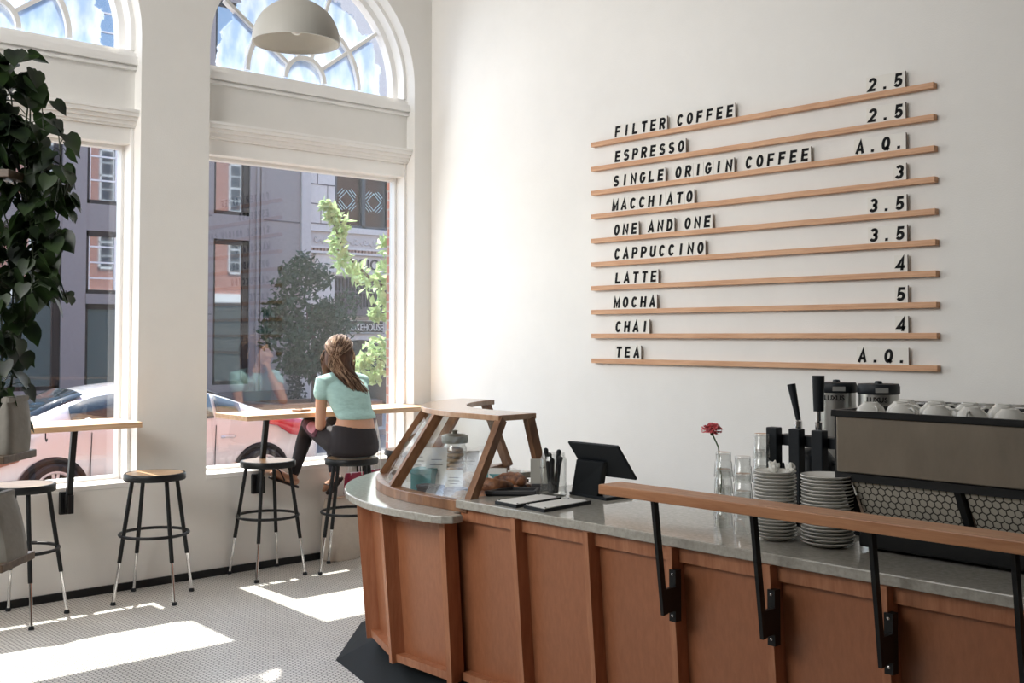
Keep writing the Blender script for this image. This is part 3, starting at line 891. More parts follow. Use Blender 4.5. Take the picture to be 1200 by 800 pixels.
# carcass behind the panels and the black plinth on the floor
inner = [(XE, YF + .03), (3.2, YF + .03)] + [on_arc(a, RP - .035)[0] for a in range(270, 171, -9)] + [on_arc(a, .60)[0] for a in range(172, 271, 9)] + [(3.2, -1.72), (XE, -1.72)]
inner_b = [(x, y) for x, y in inner]
cb = MB().prism([(XE, YF + .085)] + [(3.2, YF + .085)] + [on_arc(a, RP - .09)[0] for a in range(270, 171, -9)] + [on_arc(a, .60)[0] for a in range(172, 271, 9)] + [(3.2, -1.72), (XE, -1.72)], .12, ZP - .01)
cb.build('carcass', darkw, ctr)
kb = [(XE, -2.47), (3.13, -2.55), (2.165, -2.30), (1.66, -1.80), (1.60, -1.1), (2.3, -1.1), (2.6, -1.7), (XE, -1.75)]
kt = [(XE, -2.27), (3.13, -2.33), (2.30, -2.10), (1.85, -1.70), (1.82, -1.15), (2.3, -1.12), (2.6, -1.7), (XE, -1.75)]
MB().loft([[Vector((*p, 0)) for p in kb], [Vector((*p, .122)) for p in kt]]).build('plinth', kickm, ctr)

top = [(XE, -2.39), (3.20, -2.39), (3.20, -1.62), (XE, -1.62)]
o = MB().prism(top, ZT - .035, ZT).build('stone_worktop', stone, bevel=.004)
tag(o, 'straight grey speckled stone worktop of the service counter', 'worktop')
ro = 1.272
led = [(3.262, -2.40), (3.262, -2.455), (3.23, -2.49), (3.18, -2.507)] + [on_arc(a, ro)[0] for a in range(277, 171, -5)] + [on_arc(a, .56)[0] for a in range(172, 271, 7)] + [(3.199, -1.81), (3.199, -2.40)]
o = MB().prism(led, ZL - .033, ZL).build('stone_ledge', stone, bevel=.005)
tag(o, 'lower curved grey stone ledge carrying the display case', 'worktop')

# ------------------------------------------------------------ display case
dc = thing('display_case', 'curved pastry display case of slanted glass and wooden posts', 'display case', (2.6, -1.75, ZL))
ZD = 1.252


def c_band(r0, r1, a0, a1, x_end=None, step=6):
    n = max(2, int(abs(a1 - a0) / step))
    o_ = [on_arc(a0 + (a1 - a0) * j / n, r1)[0] for j in range(n + 1)]; i_ = [on_arc(a0 + (a1 - a0) * j / n, r0)[0] for j in range(n + 1)]
    if x_end: o_.append((x_end, CY - r1)); i_.append((x_end, CY - r0))
    return o_ + i_[::-1]


MB().prism(c_band(.665, .895, 190, 270, 3.20), ZD - .026, ZD).build('top_board', casetop, dc, bevel=.003)
MB().prism(c_band(1.055, 1.118, 190, 270, 3.245), ZL, ZL + .045).build('base_frame', casew, dc, bevel=.003)
MB().prism(c_band(.56, .60, 190, 270, 3.19), ZL, ZL + .06).build('base_frame', casew, dc)
MB().prism(c_band(.60, 1.055, 190, 270, 3.195), ZL, ZL + .008).build('shelf', white, dc)
gl_ = mat('case_glass_frame', (.6, .6, .55), .3)


def post(p0, p1, wx=.032, wy=.045): MB().bar(p0, p1, wx, wy).build('post', casew, dc)


def rp(a, r, z): p = on_arc(a, r)[0]; return (p[0], p[1], z)


# near-end frame, far-end frame and a post between
post((3.235, CY - 1.09, ZL + .04), (3.185, CY - .865, ZD - .02)); post((3.185, CY - .60, ZL + .05), (3.185, CY - .70, ZD - .02))
post(rp(193, 1.09, ZL + .04), rp(192, .865, ZD - .02)); post(rp(196, .53, ZL + .05), rp(193, .70, ZD - .02))
post(rp(253, 1.09, ZL + .04), rp(253, .865, ZD - .02)); post(rp(226, 1.09, ZL + .04), rp(226, .865, ZD - .02))
for a0, a1 in ((193.5, 225.5), (226.5, 252.5), (253.5, 270)):
    n = 8; rows = []
    for (r, z) in ((1.085, ZL + .046), (.868, ZD - .027)):
        row = [rp(a0 + (a1 - a0) * j / n, r, z) for j in range(n + 1)]
        if a1 == 270: row.append((3.2, CY - r, z))
        rows.append(row)
    m_ = MB(); k = len(rows[0])
    m_.add([Vector(p) for r in rows for p in r], [(j, j + 1, k + j + 1, k + j) for j in range(k - 1)])
    o = m_.build('glass_pane', clear, dc, smooth=True); s_ = o.modifiers.new('t', 'SOLIDIFY'); s_.thickness = .006

# ------------------------------------------------------------ things in the display case
ZS = ZL + .009
card_m = mat('card_white', (.74, .735, .71), .6); print_m = mat('print_grey', (.16, .16, .16), .6)


def card(name, x, y, z, rz, w_, h, label, cat='price card', tilt=12, m=card_m):
    t = thing(name, label, cat, (x, y, z), R_(rz))
    tl = math.tan(R_(tilt)) * h
    v = []
    for dx, dz, dy in ((-w_ / 2, 0, 0), (w_ / 2, 0, 0), (w_ / 2, h, tl), (-w_ / 2, h, tl)): v += [(dx, dy, dz), (dx, dy + .003, dz)]
    me = MB().add(v, [(0, 2, 4, 6), (1, 7, 5, 3), (0, 1, 3, 2), (2, 3, 5, 4), (4, 5, 7, 6), (6, 7, 1, 0)])
    me.build('sheet', m, t, off=Vector())
    p = MB()
    for q, ww in ((.72, .5), (.6, .62), (.48, .4)):
        p.bar((-w_ * ww / 2, tl * q - .0012, h * q), (w_ * ww / 2, tl * q - .0012, h * q), .0012, .003)
    p.build('printed_lines', print_m, t, off=Vector())
    MB().box(-w_ * .3, w_ * .3, tl * .9 + .003, tl * .9 + .035, 0, .004).add([(-.01, .004, 0), (.01, .004, 0), (.01, tl * .8 + .004, h * .8), (-.01, tl * .8 + .004, h * .8), (-.01, .035, 0), (.01, .035, 0)], [(0, 1, 2, 3), (3, 2, 5, 4), (0, 4, 5, 1), (0, 3, 4), (1, 5, 2)]).build('stand', m, t, off=Vector())
    return t


CF = 42                                               # facing the customers, roughly the camera
card('price_card', 2.36, -1.95, ZS, CF, .105, .17, 'tall white price card in the display case nearest the curved end')
card('price_card', 2.675, -2.08, ZS, CF, .10, .20, 'tall white printed price card in the middle of the display case')
card('price_card', 2.87, -2.13, ZS, CF, .085, .115, 'white price card standing just before the tallest card in the case')
card('price_card', 2.975, -1.955, ZS, CF, .085, .12, 'white price card with dark box under it, in the case behind the glass')
card('price_card', 2.38, -1.62, ZS, CF, .10, .13, 'pale blank card at the back of the display case by the far end')
card('price_card', 3.03, -1.90, ZS, CF, .06, .11, 'small white card standing behind the front post of the case')


def carton(x, y, z, rz, sx, sy, h, m, label, lid=True):
    t = thing('carton', label, 'box', (x, y, z), R_(rz))
    MB().box(-sx / 2, sx / 2, -sy / 2, sy / 2, 0, h).build('body', m, t, off=Vector(), bevel=.003)
    if lid: MB().box(-sx / 2 - .003, sx / 2 + .003, -sy / 2 - .003, sy / 2 + .003, h * .8, h + .004).build('lid', m, t, off=Vector(), bevel=.002)
    return t


teal = mat('teal_card', (.10, .27, .29), .5); grey_c = mat('grey_card', (.34, .33, .31), .6); dkgrey = mat('dark_card', (.05, .05, .055), .5)
carton(2.62, -2.10, ZS, 25, .11, .09, .10, teal, 'teal carton beside the middle post of the display case')
carton(2.90, -1.93, ZS, 30, .12, .09, .09, teal, 'teal carton behind the tall price card in the case')
carton(2.24, -1.87, ZS, 40, .12, .09, .06, grey_c, 'grey carton under the price card at the curved end of the case')
carton(2.27, -1.72, ZS, 60, .16, .10, .055, grey_c, 'low grey carton at the back of the case')
carton(2.84, -2.24, ZS, 12, .11, .06, .055, dkgrey, 'dark low carton at the foot of the case glass')
carton(3.06, -1.93, ZS, 20, .10, .08, .05, dkgrey, 'dark carton below the small price card in the case')
carton(2.98, -2.20, ZS, 8, .10, .07, .05, mat('lilac_card', (.22, .22, .30), .5), 'lilac grey carton along the front glass of the case')
crust = mat('pastry_crust', (.16, .062, .028), .55, ramp=((.075, .025, .014), (.30, .12, .045)), scale=26, bump=.5, bscale=60)
tan = mat('pastry_tan', (.33, .20, .10), .6, ramp=((.22, .12, .055), (.45, .30, .16)), scale=24, bump=.4, bscale=50)


def pastry(kind, x, y, z, rz, s, m, label, group=None):
    if kind == 'croissant':
        mb = MB(); n = 13
        pts = [(.06 * math.cos(R_(200 * j / (n - 1) - 10)), .05 * math.sin(R_(200 * j / (n - 1) - 10)), .018 + .006 * math.sin(PI * j / (n - 1))) for j in range(n)]
        rs = [(.006 + .021 * math.sin(PI * j / (n - 1)) ** .8) * (1 + .13 * (j % 2)) for j in range(n)]
        mb.capsule(pts, rs, 12)
    elif kind == 'bun':
        mb = MB(); mb.lathe([(0, 0), (.035, 0), (.046, .012), (.045, .03), (.03, .047), (0, .053)], n=18)
    else:
        mb = MB(); mb.lathe([(0, 0), (.026, 0), (.034, .035), (.043, .042), (.04, .06), (.02, .073), (0, .076)], n=18)
    me = mb.v
    for i, v in enumerate(me): me[i] = Vector((v.x * s, v.y * s, max(0, v.z * s))) + Vector((noise.noise(v * 60 + Vector((x * 9, y * 7, 0))), noise.noise(v * 60 + Vector((3, x, y))), 0)) * .003
    o = mb.build({'croissant': 'croissant', 'bun': 'bun', 'muffin': 'muffin'}[kind], m, smooth=True, off=Vector())
    o.location = (x, y, z); o.rotation_euler = (0, 0, R_(rz))
    return tag(o, label, kind, group)


tr = thing('serving_tray', 'dark slate serving tray on the worktop in front of the pastries', 'tray', (3.235, -2.08, ZT))
q = [(-.0, -.16), (.13, .02), (.01, .13), (-.1, -.08)]
MB().prism([(3.15, -2.235), (3.36, -2.06), (3.28, -1.96), (3.08, -2.14)] if False else [(3.215, -2.235), (3.36, -2.08), (3.295, -1.995), (3.205, -2.07)], ZT, ZT + .012).build('base', blackp, tr, bevel=.003)
mb = MB(); pp = [(3.215, -2.235), (3.36, -2.08), (3.295, -1.995), (3.205, -2.07)]
for i in range(4): mb.bar((*pp[i], ZT + .016), (*pp[(i + 1) % 4], ZT + .016), .012, .014)
mb.build('rim', dkgrey, tr)
for i, (x, y, rz) in enumerate([(3.12, -2.03, 20), (3.125, -1.925, 80), (3.0, -2.04, 130), (3.06, -1.97, 10), (3.11, -2.13, 60), (3.02, -2.13, 300), (3.12, -2.08, 200), (2.96, -1.97, 45)]):
    pastry('croissant', x, y, ZS + (.048 if i in (3, 6) else 0), rz, 1.15, crust, ['dark brown croissant just behind the front post of the case', 'dark brown croissant among pastries, second from the front post', 'dark croissant beside the cream card at the open end of the case',
           'dark croissant at the back of the pastry heap in the case', 'dark croissant against the case glass below the white card', 'dark croissant below the small white card at the open end', 'dark croissant on top of the heap behind the front post', 'dark croissant deepest in the case beside the tan muffins'][i], 'croissants in the display case')
for i, (x, y) in enumerate([(2.74, -1.92), (2.64, -1.97), (2.82, -1.95), (2.56, -1.88)]):
    pastry('muffin', x, y, ZS, 0, 1.1, tan, ['tan muffin behind the middle price card', 'tan muffin left of the glass cookie jar', 'tan muffin between the tall card and the small card', 'tan muffin at the inner edge of the case'][i], 'muffins in the display case')
for i, (x, y) in enumerate([(3.13, -2.15), (3.16, -2.06), (3.07, -2.24)]):
    pastry('bun', x, y, ZS, 0, 1.1, tan if i else crust, ['dark bun at the foot of the front post', 'tan bun beside the dark slate tray', 'tan bun in the corner of the case front'][i], 'buns in the display case')


def jar(x, y, z, r, h, label, name='glass_jar', thick=.004):
    t = thing(name, label, 'jar', (x, y, z))
    MB().lathe([(0, 0), (r * .92, 0), (r, .01), (r, h * .86), (r * .88, h * .93), (r * .88, h), (r * .88 - thick, h), (r * .88 - thick, h * .93), (r - thick, h * .85), (r - thick, .014), (0, .01)], n=32).build('body', tumbler_g, t, smooth=True, angle=50, off=Vector())
    return t


cookie_jar = jar(2.42, -1.75, ZS, .062, .19, 'tall clear jar with dark lid standing at the back of the case')
MB().lathe([(0, .188), (.066, .188), (.068, .196), (.068, .224), (.05, .232), (.012, .234), (.012, .242), (.016, .25), (0, .254)], n=28).build('lid', mat('lid_olive', (.17, .17, .14), .35), cookie_jar, smooth=True, angle=40, off=Vector())
for i in range(6):
    o = MB().lathe([(0, 0), (.04, 0), (.046, .008), (.042, .018), (.02, .024), (0, .025)], n=20).build('cookie', tan, smooth=True, off=Vector())
    o.location = (2.42 + .004 * (-1) ** i, -1.75, ZS + .012 + .026 * i)
    tag(o, ['cookie at the very bottom of the tall jar', 'cookie second from the bottom of the tall jar', 'cookie third from the bottom of the tall jar', 'cookie third from the top of the tall jar', 'cookie second from the top in the tall jar', 'topmost cookie in the tall jar'][i], 'cookie', 'cookies in the tall jar')

# ------------------------------------------------------------ on the worktop
cs_ = thing('counter_sign', 'cream card sign on a dark foot between pastries and glass jar', 'sign', (3.25, -1.925, ZT), R_(44))
MB().box(-.055, .055, -.006, .004, .028, .14).build('card', mat('sign_cream', (.56, .55, .50), .6), cs_, off=Vector(), bevel=.002)
MB().box(-.05, .05, -.02, .035, 0, .03).build('foot', dkgrey, cs_, off=Vector(), bevel=.003)
MB().box(-.012, .012, -.0075, -.006, .1, .106).build('printed_line', print_m, cs_, off=Vector())
tj = jar(3.405, -2.01, ZT, .057, .185, 'clear glass jar holding dark tongs on the worktop beside the till', 'tong_jar')
mb = MB()
for i, (a, l) in enumerate([(.3, .15), (1.6, .175), (2.9, .16), (4.2, .185), (5.3, .145)]):
    MB().tube([(.012 * math.cos(a), .012 * math.sin(a), .016), (.032 * math.cos(a), .032 * math.sin(a), l)], [.010, .007], 8).add([], []).capsule([(.026 * math.cos(a), .026 * math.sin(a), l * .8), (.034 * math.cos(a), .034 * math.sin(a), l + .012)], [.006, .011]).build('tong_handle', blackp, None, smooth=True, off=Vector())
    o = C.objects[-1]; o.name = 'serving_tool'; o.location = tj.location + Vector((0, 0, .0))
    tag(o, ['dark serving tool in the glass jar, leaning to the till', 'dark serving tool in the jar, leaning to the wall', 'dark serving tool in the jar, leaning to the windows', 'tallest dark serving tool in the glass jar', 'dark serving tool at the front of the glass jar'][i], 'utensil', 'serving tools in the glass jar')
clip = [[(3.408, -2.351), (3.548, -2.361), (3.518, -2.074), (3.4, -2.085)], [(3.568, -2.339), (3.702, -2.355), (3.672, -2.056), (3.563, -2.069)]]
for i, q in enumerate(clip):
    c0 = Vector((sum(p[0] for p in q) / 4, sum(p[1] for p in q) / 4, ZT))
    t = thing('menu_clipboard', ['black edged white menu board lying on the worktop, the one by the tray', 'black edged white menu board lying on the worktop, the one by the till'][i], 'menu board', c0, 0, 'menu boards on the worktop')
    MB().prism(q, ZT, ZT + .013).build('board', blackp, t)
    qi = [tuple(c0.xy + (Vector(p) - c0.xy) * .94) for p in q]
    MB().prism(qi, ZT + .013, ZT + .0155).build('sheet', card_m, t)
    mb = MB()
    for p in qi: mb.ell((c0.x + (p[0] - c0.x) * .9, c0.y + (p[1] - c0.y) * .93, ZT + .0155), (.004, .004, .002), nu=8, nv=6)
    for k, p in enumerate(qi): MB().ell((c0.x + (p[0] - c0.x) * .9, c0.y + (p[1] - c0.y) * .93, ZT + .016), (.004, .004, .002), nu=8, nv=6).build('pin', blackp, t)
till = thing('till_tablet', 'black till tablet seen from behind, tilted on its stand', 'tablet', (3.55, -1.9, ZT))
MB().prism([(3.42, -1.93), (3.66, -1.955), (3.675, -1.80), (3.43, -1.775)], ZT, ZT + .014).build('stand_base', blackp, till, bevel=.004)
v = [(3.43, -1.93, ZT + .008), (3.60, -1.945, ZT + .008), (3.61, -1.915, ZT + .008), (3.44, -1.90, ZT + .008), (3.575, -2.045, 1.085), (3.735, -2.045, 1.085), (3.735, -2.02, 1.085), (3.575, -2.02, 1.085)]
MB().add(v, [(0, 3, 2, 1), (4, 5, 6, 7), (0, 1, 5, 4), (1, 2, 6, 5), (2, 3, 7, 6), (3, 0, 4, 7)]).build('stand_neck', blackp, till, bevel=.005)
TC = Vector((3.705, -2.025, 1.09)); tx = Vector((1, .02, 0)).normalized(); ty = Vector((0, .62, -.78)).normalized(); tn = tx.cross(ty).normalized()


def slab6(p, a_, b_, c0_, c1_): return MB().add([p + tx * i * a_ + ty * j * b_ + tn * c for c in (c0_, c1_) for i, j in ((-1, -1), (1, -1), (1, 1), (-1, 1))], [(0, 3, 2, 1), (4, 5, 6, 7), (0, 1, 5, 4), (1, 2, 6, 5), (2, 3, 7, 6), (3, 0, 4, 7)])


sgn_ = 1 if tn.y > 0 else -1
slab6(TC, .138, .092, -.006, .006).build('tablet', blackp, till, bevel=.005)
slab6(TC, .128, .084, sgn_ * .0061, sgn_ * .0075).build('screen', mat('screen', (.02, .02, .025), .08), till)

# ------------------------------------------------------------ rail along the counter
rail = thing('counter_rail', 'wooden counter rail on black brackets along the counter front', 'rail', (4.9, -2.5, 1.05))
MB().box(4.185, XE, -2.562, -2.447, 1.053, 1.087).build('rail_board', railw, rail, bevel=.003)
for x in STR_X[2:]:
    br_ = MB().bar((x + .03, -2.507, 1.053), (x + .03, -2.456, .66), .013, .024, up=(0, 1, 0)).build('bracket', black, rail)
    MB().box(x + .021, x + .037, -2.462, -2.40, .664, .745).build('bracket_block', black, br_, off=Vector(rail.location))
    MB().box(x + .006, x + .034, -2.402, -2.372, .625, .80).build('bracket_plate', black, br_, off=Vector(rail.location))
    for z in (.645, .785): MB().ell((x + .020, -2.402, z), (.005, .003, .005), nu=10, nv=6).build('screw', chrome, br_, off=Vector(rail.location))

# ------------------------------------------------------------ plates and tumblers
ORD = ['topmost'] + ['%s from the top' % w_ for w_ in 'second third fourth fifth sixth seventh eighth ninth tenth eleventh twelfth thirteenth fourteenth fifteenth sixteenth seventeenth eighteenth nineteenth'.split()] + ['bottom']
pm = {}
for nm, r in (('small', .071), ('big', .086)):
    pm[nm] = MB().lathe([(0, .0), (r * .55, 0), (r * .60, .002), (r * .98, .0145), (r, .017), (r * .985, .0185), (r * .62, .007), (r * .5, .0045), (0, .0045)], n=40).mesh('saucer', porc, True, 50)
for nm, x, y, n, g in (('small', 4.637, -2.165, 20, 'smaller white saucer stack beside the tumblers'), ('big', 4.818, -2.135, 20, 'wider white saucer stack beside the coffee machine')):
    for i in range(n):
        o = bpy.data.objects.new('saucer', pm[nm]); C.objects.link(o)
        o.location = (x + random.uniform(-.0015, .0015), y + random.uniform(-.0015, .0015), ZT + i * .0113)
        k = n - 1 - i
        tag(o, '%s saucer, %s' % ('small white' if nm == 'small' else 'wide white', (ORD[k] if k < 19 else 'bottom') + (' of the stack beside the tumblers' if nm == 'small' else ' of the stack beside the coffee machine')), 'saucer', g)
napm = mat('napkin', (.72, .71, .67), .8)
for i, (x, y, s) in enumerate([(4.61, -2.135, .018), (4.672, -2.125, .015), (4.71, -2.10, .014)]):
    mb = MB(); mb.ell((0, 0, s * .8), (s * 1.2, s * .9, s), nu=14, nv=10)
    for k, v in enumerate(mb.v): mb.v[k] = v * (1 + .5 * noise.noise(v * 90 + Vector((i * 5, 0, 0)))) 
    o = mb.build('crumpled_napkin', napm, off=Vector()); mz = min(v.co.z for v in o.data.vertices)
    o.location = (x, y, ZT + (19 * .0113 + .0046 if i < 2 else 19 * .0113 + .0046) - mz + (.004 if i else .001)) if i < 2 else (4.735, -2.035, ZT - mz)
    tag(o, ['larger crumpled white napkin on the smaller saucer stack', 'smaller crumpled white napkin on the smaller saucer stack', 'crumpled white napkin on the worktop behind the saucers'][i], 'napkin')
tum = MB().lathe([(0, 0), (.026, 0), (.0275, .004), (.0275, .03), (.031, .036), (.0345, .088), (.0335, .089), (.030, .037), (.0262, .031), (.0258, .008), (0, .006)], n=14).flip(.089).mesh('tumbler', tumbler_g, True, 30)
stp = .0565
WORD = ['bottom', 'second', 'third', 'fourth', 'fifth', 'sixth']
for x, y, n, nm in ((4.372, -2.10, 4, 'stack farthest from the saucers'), (4.50, -2.16, 4, 'stack against the smaller saucers'), (4.42, -1.93, 5, 'tallest stack at the back')):
    for i in range(n):
        o = bpy.data.objects.new('tumbler', tum); C.objects.link(o)
        o.location = (x, y, ZT + i * .0602); o.rotation_euler = (0, 0, random.random() * 6)
        nth = 'topmost' if i == n - 1 else WORD[i] + ('' if i == 0 else ' from the bottom')
        tag(o, 'glass tumbler, %s in the %s' % (nth, nm), 'glass', 'stacked tumblers on the worktop')
vs_ = thing('bud_vase', 'slim clear bud vase holding the carnation behind the tumblers', 'vase', (4.26, -1.97, ZT))
MB().lathe([(0, 0), (.028, 0), (.03, .01), (.026, .07), (.014, .12), (.015, .15), (.012, .15), (.011, .12), (.022, .07), (.026, .012), (0, .008)], n=24).build('body', tumbler_g, vs_, smooth=True, angle=50, off=Vector())
fl = thing('carnation', 'pink red carnation flower rising above the glass tumblers', 'flower', (4.26, -1.97, ZT + .01))
MB().tube([(0, 0, 0), (.004, .002, .15), (-.004, -.004, .26), (-.022, -.014, .305)], [.003, .003, .0028, .003], 8).build('stem', mat('stem_green', (.06, .12, .04), .6), fl, smooth=True, off=Vector())
mb = MB(); hc = Vector((-.024, -.016, .322))
for i in range(120):
    a = random.random() * 2 * PI; e_ = random.uniform(-.25, 1.0) * PI / 2
    dr = Vector((math.cos(a) * math.cos(e_), math.sin(a) * math.cos(e_), math.sin(e_) * .7)); sd_ = dr.cross(Vector((0, 0, 1))).normalized() if abs(dr.z) < .69 else Vector((1, 0, 0))
    r = random.uniform(.032, .046); up_ = dr.cross(sd_).normalized() * random.uniform(-.004, .004)
    mb.add([hc + dr * .004, hc + dr * r * .8 - sd_ * .012 + up_, hc + dr * r - sd_ * .004 - up_, hc + dr * r * .9 + up_ * 2, hc + dr * r + sd_ * .005 - up_, hc + dr * r * .8 + sd_ * .012], [(0, 1, 2, 3, 4, 5)])
mb.build('bloom', mat('carnation_pink', (.72, .13, .15), .6, vary=.3, scale=60), fl, off=Vector())
MB().lathe([(0, -.02), (.006, -.018), (.009, 0), (.006, .008)], c=hc, n=12).build('calyx', MATS['stem_green'], fl, smooth=True, off=Vector())

# ------------------------------------------------------------ black tap stand with handles
rk = thing('tap_stand', 'black square posted tap stand with two tapered handles behind the saucers', 'tap stand', (4.56, -1.86, ZT))
for x in (4.44, 4.537, 4.632): MB().box(x - .023, x + .023, -1.90, -1.86, ZT, ZT + .352).build('post', blackp, rk, bevel=.004)
MB().box(4.44, 4.82, -1.86, -1.80, 1.195, 1.235).build('cross_bar', blackp, rk, bevel=.004)
MB().box(4.42, 4.82, -1.90, -1.83, ZT, ZT + .02).build('foot', blackp, rk, bevel=.004)
for x, z0_, z1_, r0, r1, tl in ((4.507, 1.285, 1.42, .009, .016, -.03), (4.592, 1.325, 1.455, .019, .023, 0)):
    h = MB().tube([(x, -1.82, z0_), (x + tl * .5, -1.82, (z0_ + z1_) / 2), (x + tl, -1.82, z1_)], [r0, (r0 + r1) / 2, r1], 14).build('handle', blackp, rk, smooth=True, angle=40)
    MB().lathe([(0, 0), (.008, 0), (.008, .02), (.014, .022), (.014, .05), (.009, .054), (.009, z0_ - 1.233), (0, z0_ - 1.233)], c=(x, -1.82, 1.235), n=16).build('ferrule', chrome, rk, smooth=True, angle=40)
kt_ = thing('black_kettle', 'round black kettle between the posts of the tap stand', 'kettle', (4.50, -1.71, ZT))
MB().lathe([(0, 0), (.075, 0), (.085, .02), (.095, .15), (.085, .22), (.05, .262), (.015, .27), (.013, .285), (0, .29)], n=28).build('body', blackp, kt_, smooth=True, angle=50, off=Vector())
MB().tube([(.08, .0, .22), (.13, 0, .21), (.145, 0, .13), (.09, 0, .07)], .009, 10).build('handle', blackp, kt_, smooth=True, off=Vector())
MB().tube([(-.08, 0, .06), (-.125, 0, .13), (-.14, 0, .2)], [.014, .010, .008], 10).build('spout', blackp, kt_, smooth=True, off=Vector())

# ------------------------------------------------------------ coffee machine
cm_ = thing('espresso_machine', 'large steel espresso machine with hexagon mesh back standing on the worktop', 'coffee machine', (5.5, -1.9, ZT))
MX0, MX1, MY = 4.835, 6.05, -2.125
MB().box(MX0 + .012, MX1 - .012, MY, MY + .012, 1.155, 1.338).build('back_panel', steel, cm_, bevel=.004)
MB().box(MX0, MX1, MY + .008, -1.62, 1.13, 1.336).build('housing', black, cm_, bevel=.004)
mb = MB(); mb.box(MX0 - .004, MX1, MY - .006, MY + .014, 1.336, 1.357); mb.box(MX0 - .004, MX0 + .012, MY - .006, -1.6, 1.336, 1.357); mb.box(MX0, MX1, -1.62, -1.6, 1.13, 1.357); mb.build('tray_rim', black, cm_, bevel=.002)
mb = MB()
MB().bar((MX0, -1.6, 1.36), (MX1, -1.6, 1.375), .01, .01).build('cup_rail', chrome, cm_)
for x0_, x1_ in ((4.90, 5.245), (5.275, 5.62), (5.65, 6.0)):
    v = [(x0_, MY + .004, 1.128), (x1_, MY + .004, 1.128), (x1_ + .0, MY + .075, .985), (x0_ + .018, MY + .075, .985)]
    v += [(a, b + .006, c) for a, b, c in v]
    MB().add(v, [(0, 1, 2, 3), (4, 7, 6, 5), (0, 4, 5, 1), (1, 5, 6, 2), (2, 6, 7, 3), (3, 7, 4, 0)]).build('mesh_panel', meshm, cm_)
for x in (4.88, 5.26, 5.635, 6.02): MB().bar((x, MY, 1.13), (x + .012, MY + .072, .97), .022, .02).build('mesh_frame_bar', black, cm_)
MB().box(MX0 + .05, MX1, MY - .006, MY + .014, 1.128, 1.153).build('edge_bar', black, cm_)
MB().box(4.92, MX1, MY + .09, -1.66, .975, 1.135).build('inner_body', darkw, cm_)
MB().box(4.925, MX1, MY + .0, -1.62, ZT + .012, .99).build('base', black, cm_, bevel=.006)
for x in (4.97, 5.98):
    for y in (-2.07, -1.68): MB().lathe([(0, 0), (.024, 0), (.024, .014), (0, .014)], c=(x, y, ZT), n=16).build('foot', black, cm_)
for x in (5.15, 5.55):
    gh = MB().lathe([(0, 0), (.032, 0), (.036, .05), (.02, .09), (0, .09)], c=(x, -1.585, 1.04), n=20).build('group_head', chrome, cm_, smooth=True, angle=40)
    MB().capsule([(x, -1.56, 1.05), (x, -1.43, 1.03)], [.012, .016]).build('portafilter_handle', blackp, gh, smooth=True, off=Vector(cm_.location))
MB().tube([(4.86, -1.75, 1.13), (4.83, -1.76, 1.05), (4.845, -1.76, .97)], .006, 8).build('steam_wand', chrome, cm_, smooth=True)
cup = MB().lathe([(0, .043), (.018, .043), (.020, .046), (.024, .046), (.026, .042), (.040, .030), (.048, .014), (.050, 0), (.047, 0), (.044, .014), (.036, .028), (.022, .039), (0, .040)], n=28).mesh('cup', porc, True, 50)
hnd = MB().tube([(.046, 0, .012), (.064, 0, .014), (.066, 0, .026), (.052, 0, .034), (.034, 0, .033)], .004, 8).mesh('cup_handle', porc, True)
k = 0
rowsn = ['front row', 'second row', 'third row', 'back row']
for r_, y in enumerate((-2.045, -1.935, -1.825)):
    for j in range(8):
        x = 4.93 + j * .112 + (.05 if r_ % 2 else 0) + random.uniform(-.006, .006)
        if x > 5.75: continue
        t = bpy.data.objects.new('cup', cup); C.objects.link(t); t.location = (x, y, 1.3365); t.rotation_euler = (0, 0, random.random() * 6.28)
        h = bpy.data.objects.new('handle', hnd); C.objects.link(h); h.parent = t
        tag(t, 'upturned white cup on the espresso machine, %s, %s from its tap stand end' % (rowsn[r_], ['first', 'second', 'third', 'fourth', 'fifth', 'sixth', 'seventh', 'eighth', 'ninth'][j]), 'cup', 'upturned cups on the espresso machine')

# ------------------------------------------------------------ back counter with thermal dispensers
bc = thing('back_counter', 'dark low counter along the menu wall behind the coffee machine', 'counter', (5, -.4, 0))
MB().box(3.62, 6.6, -.72, -.02, .86, .90).build('top', stone, bc, bevel=.004)
MB().box(3.65, 6.6, -.68, -.02, .1, .86).build('cabinet', darkw, bc)
MB().box(3.7, 6.6, -.62, -.02, 0, .1).build('plinth', kickm, bc)
for i, x in enumerate((3.82, 4.05)):
    t = thing('coffee_dispenser', ['steel coffee dispenser with black lid, the one behind the tap handles', 'steel coffee dispenser with black lid, the one standing clear above the machine'][i], 'coffee dispenser', (x, -.42, .90), R_(38), 'steel coffee dispensers')
    MB().lathe([(0, 0), (.10, 0), (.10, .08), (.094, .085), (0, .085)], n=32).build('base', blackp, t, smooth=True, angle=40, off=Vector())
    MB().lathe([(0, .085), (.094, .085), (.094, .42), (0, .42)], n=36).build('body', mat('dispenser_steel', (.42, .42, .40), .28, .9), t, smooth=True, angle=40, off=Vector())
    MB().lathe([(0, .418), (.097, .418), (.1, .422), (.1, .455), (.095, .467), (.02, .467), (.016, .48), (0, .482)], n=32).build('lid', blackp, t, smooth=True, angle=40, off=Vector())
    MB().box(-.022, .022, -.14, -.08, .24, .31).build('tap', blackp, t, off=Vector(), bevel=.006)
    MB().box(-.03, .03, -.104, -.098, .428, .45).build('badge', mat('badge_grey', (.25, .25, .24), .5), t, off=Vector())
    for k, ch in enumerate('LUXUS'):
        a = R_(-90 + (k - 2) * 13 - 14)
        o = bpy.data.objects.new('lettering', glyph(ch, .034, .02, .001)); C.objects.link(o); o.parent = t
        if not o.data.materials: o.data.materials.append(ink)
        o.location = (.0945 * math.cos(a), .0945 * math.sin(a), .382); o.rotation_euler = (PI / 2, 0, a + PI / 2)

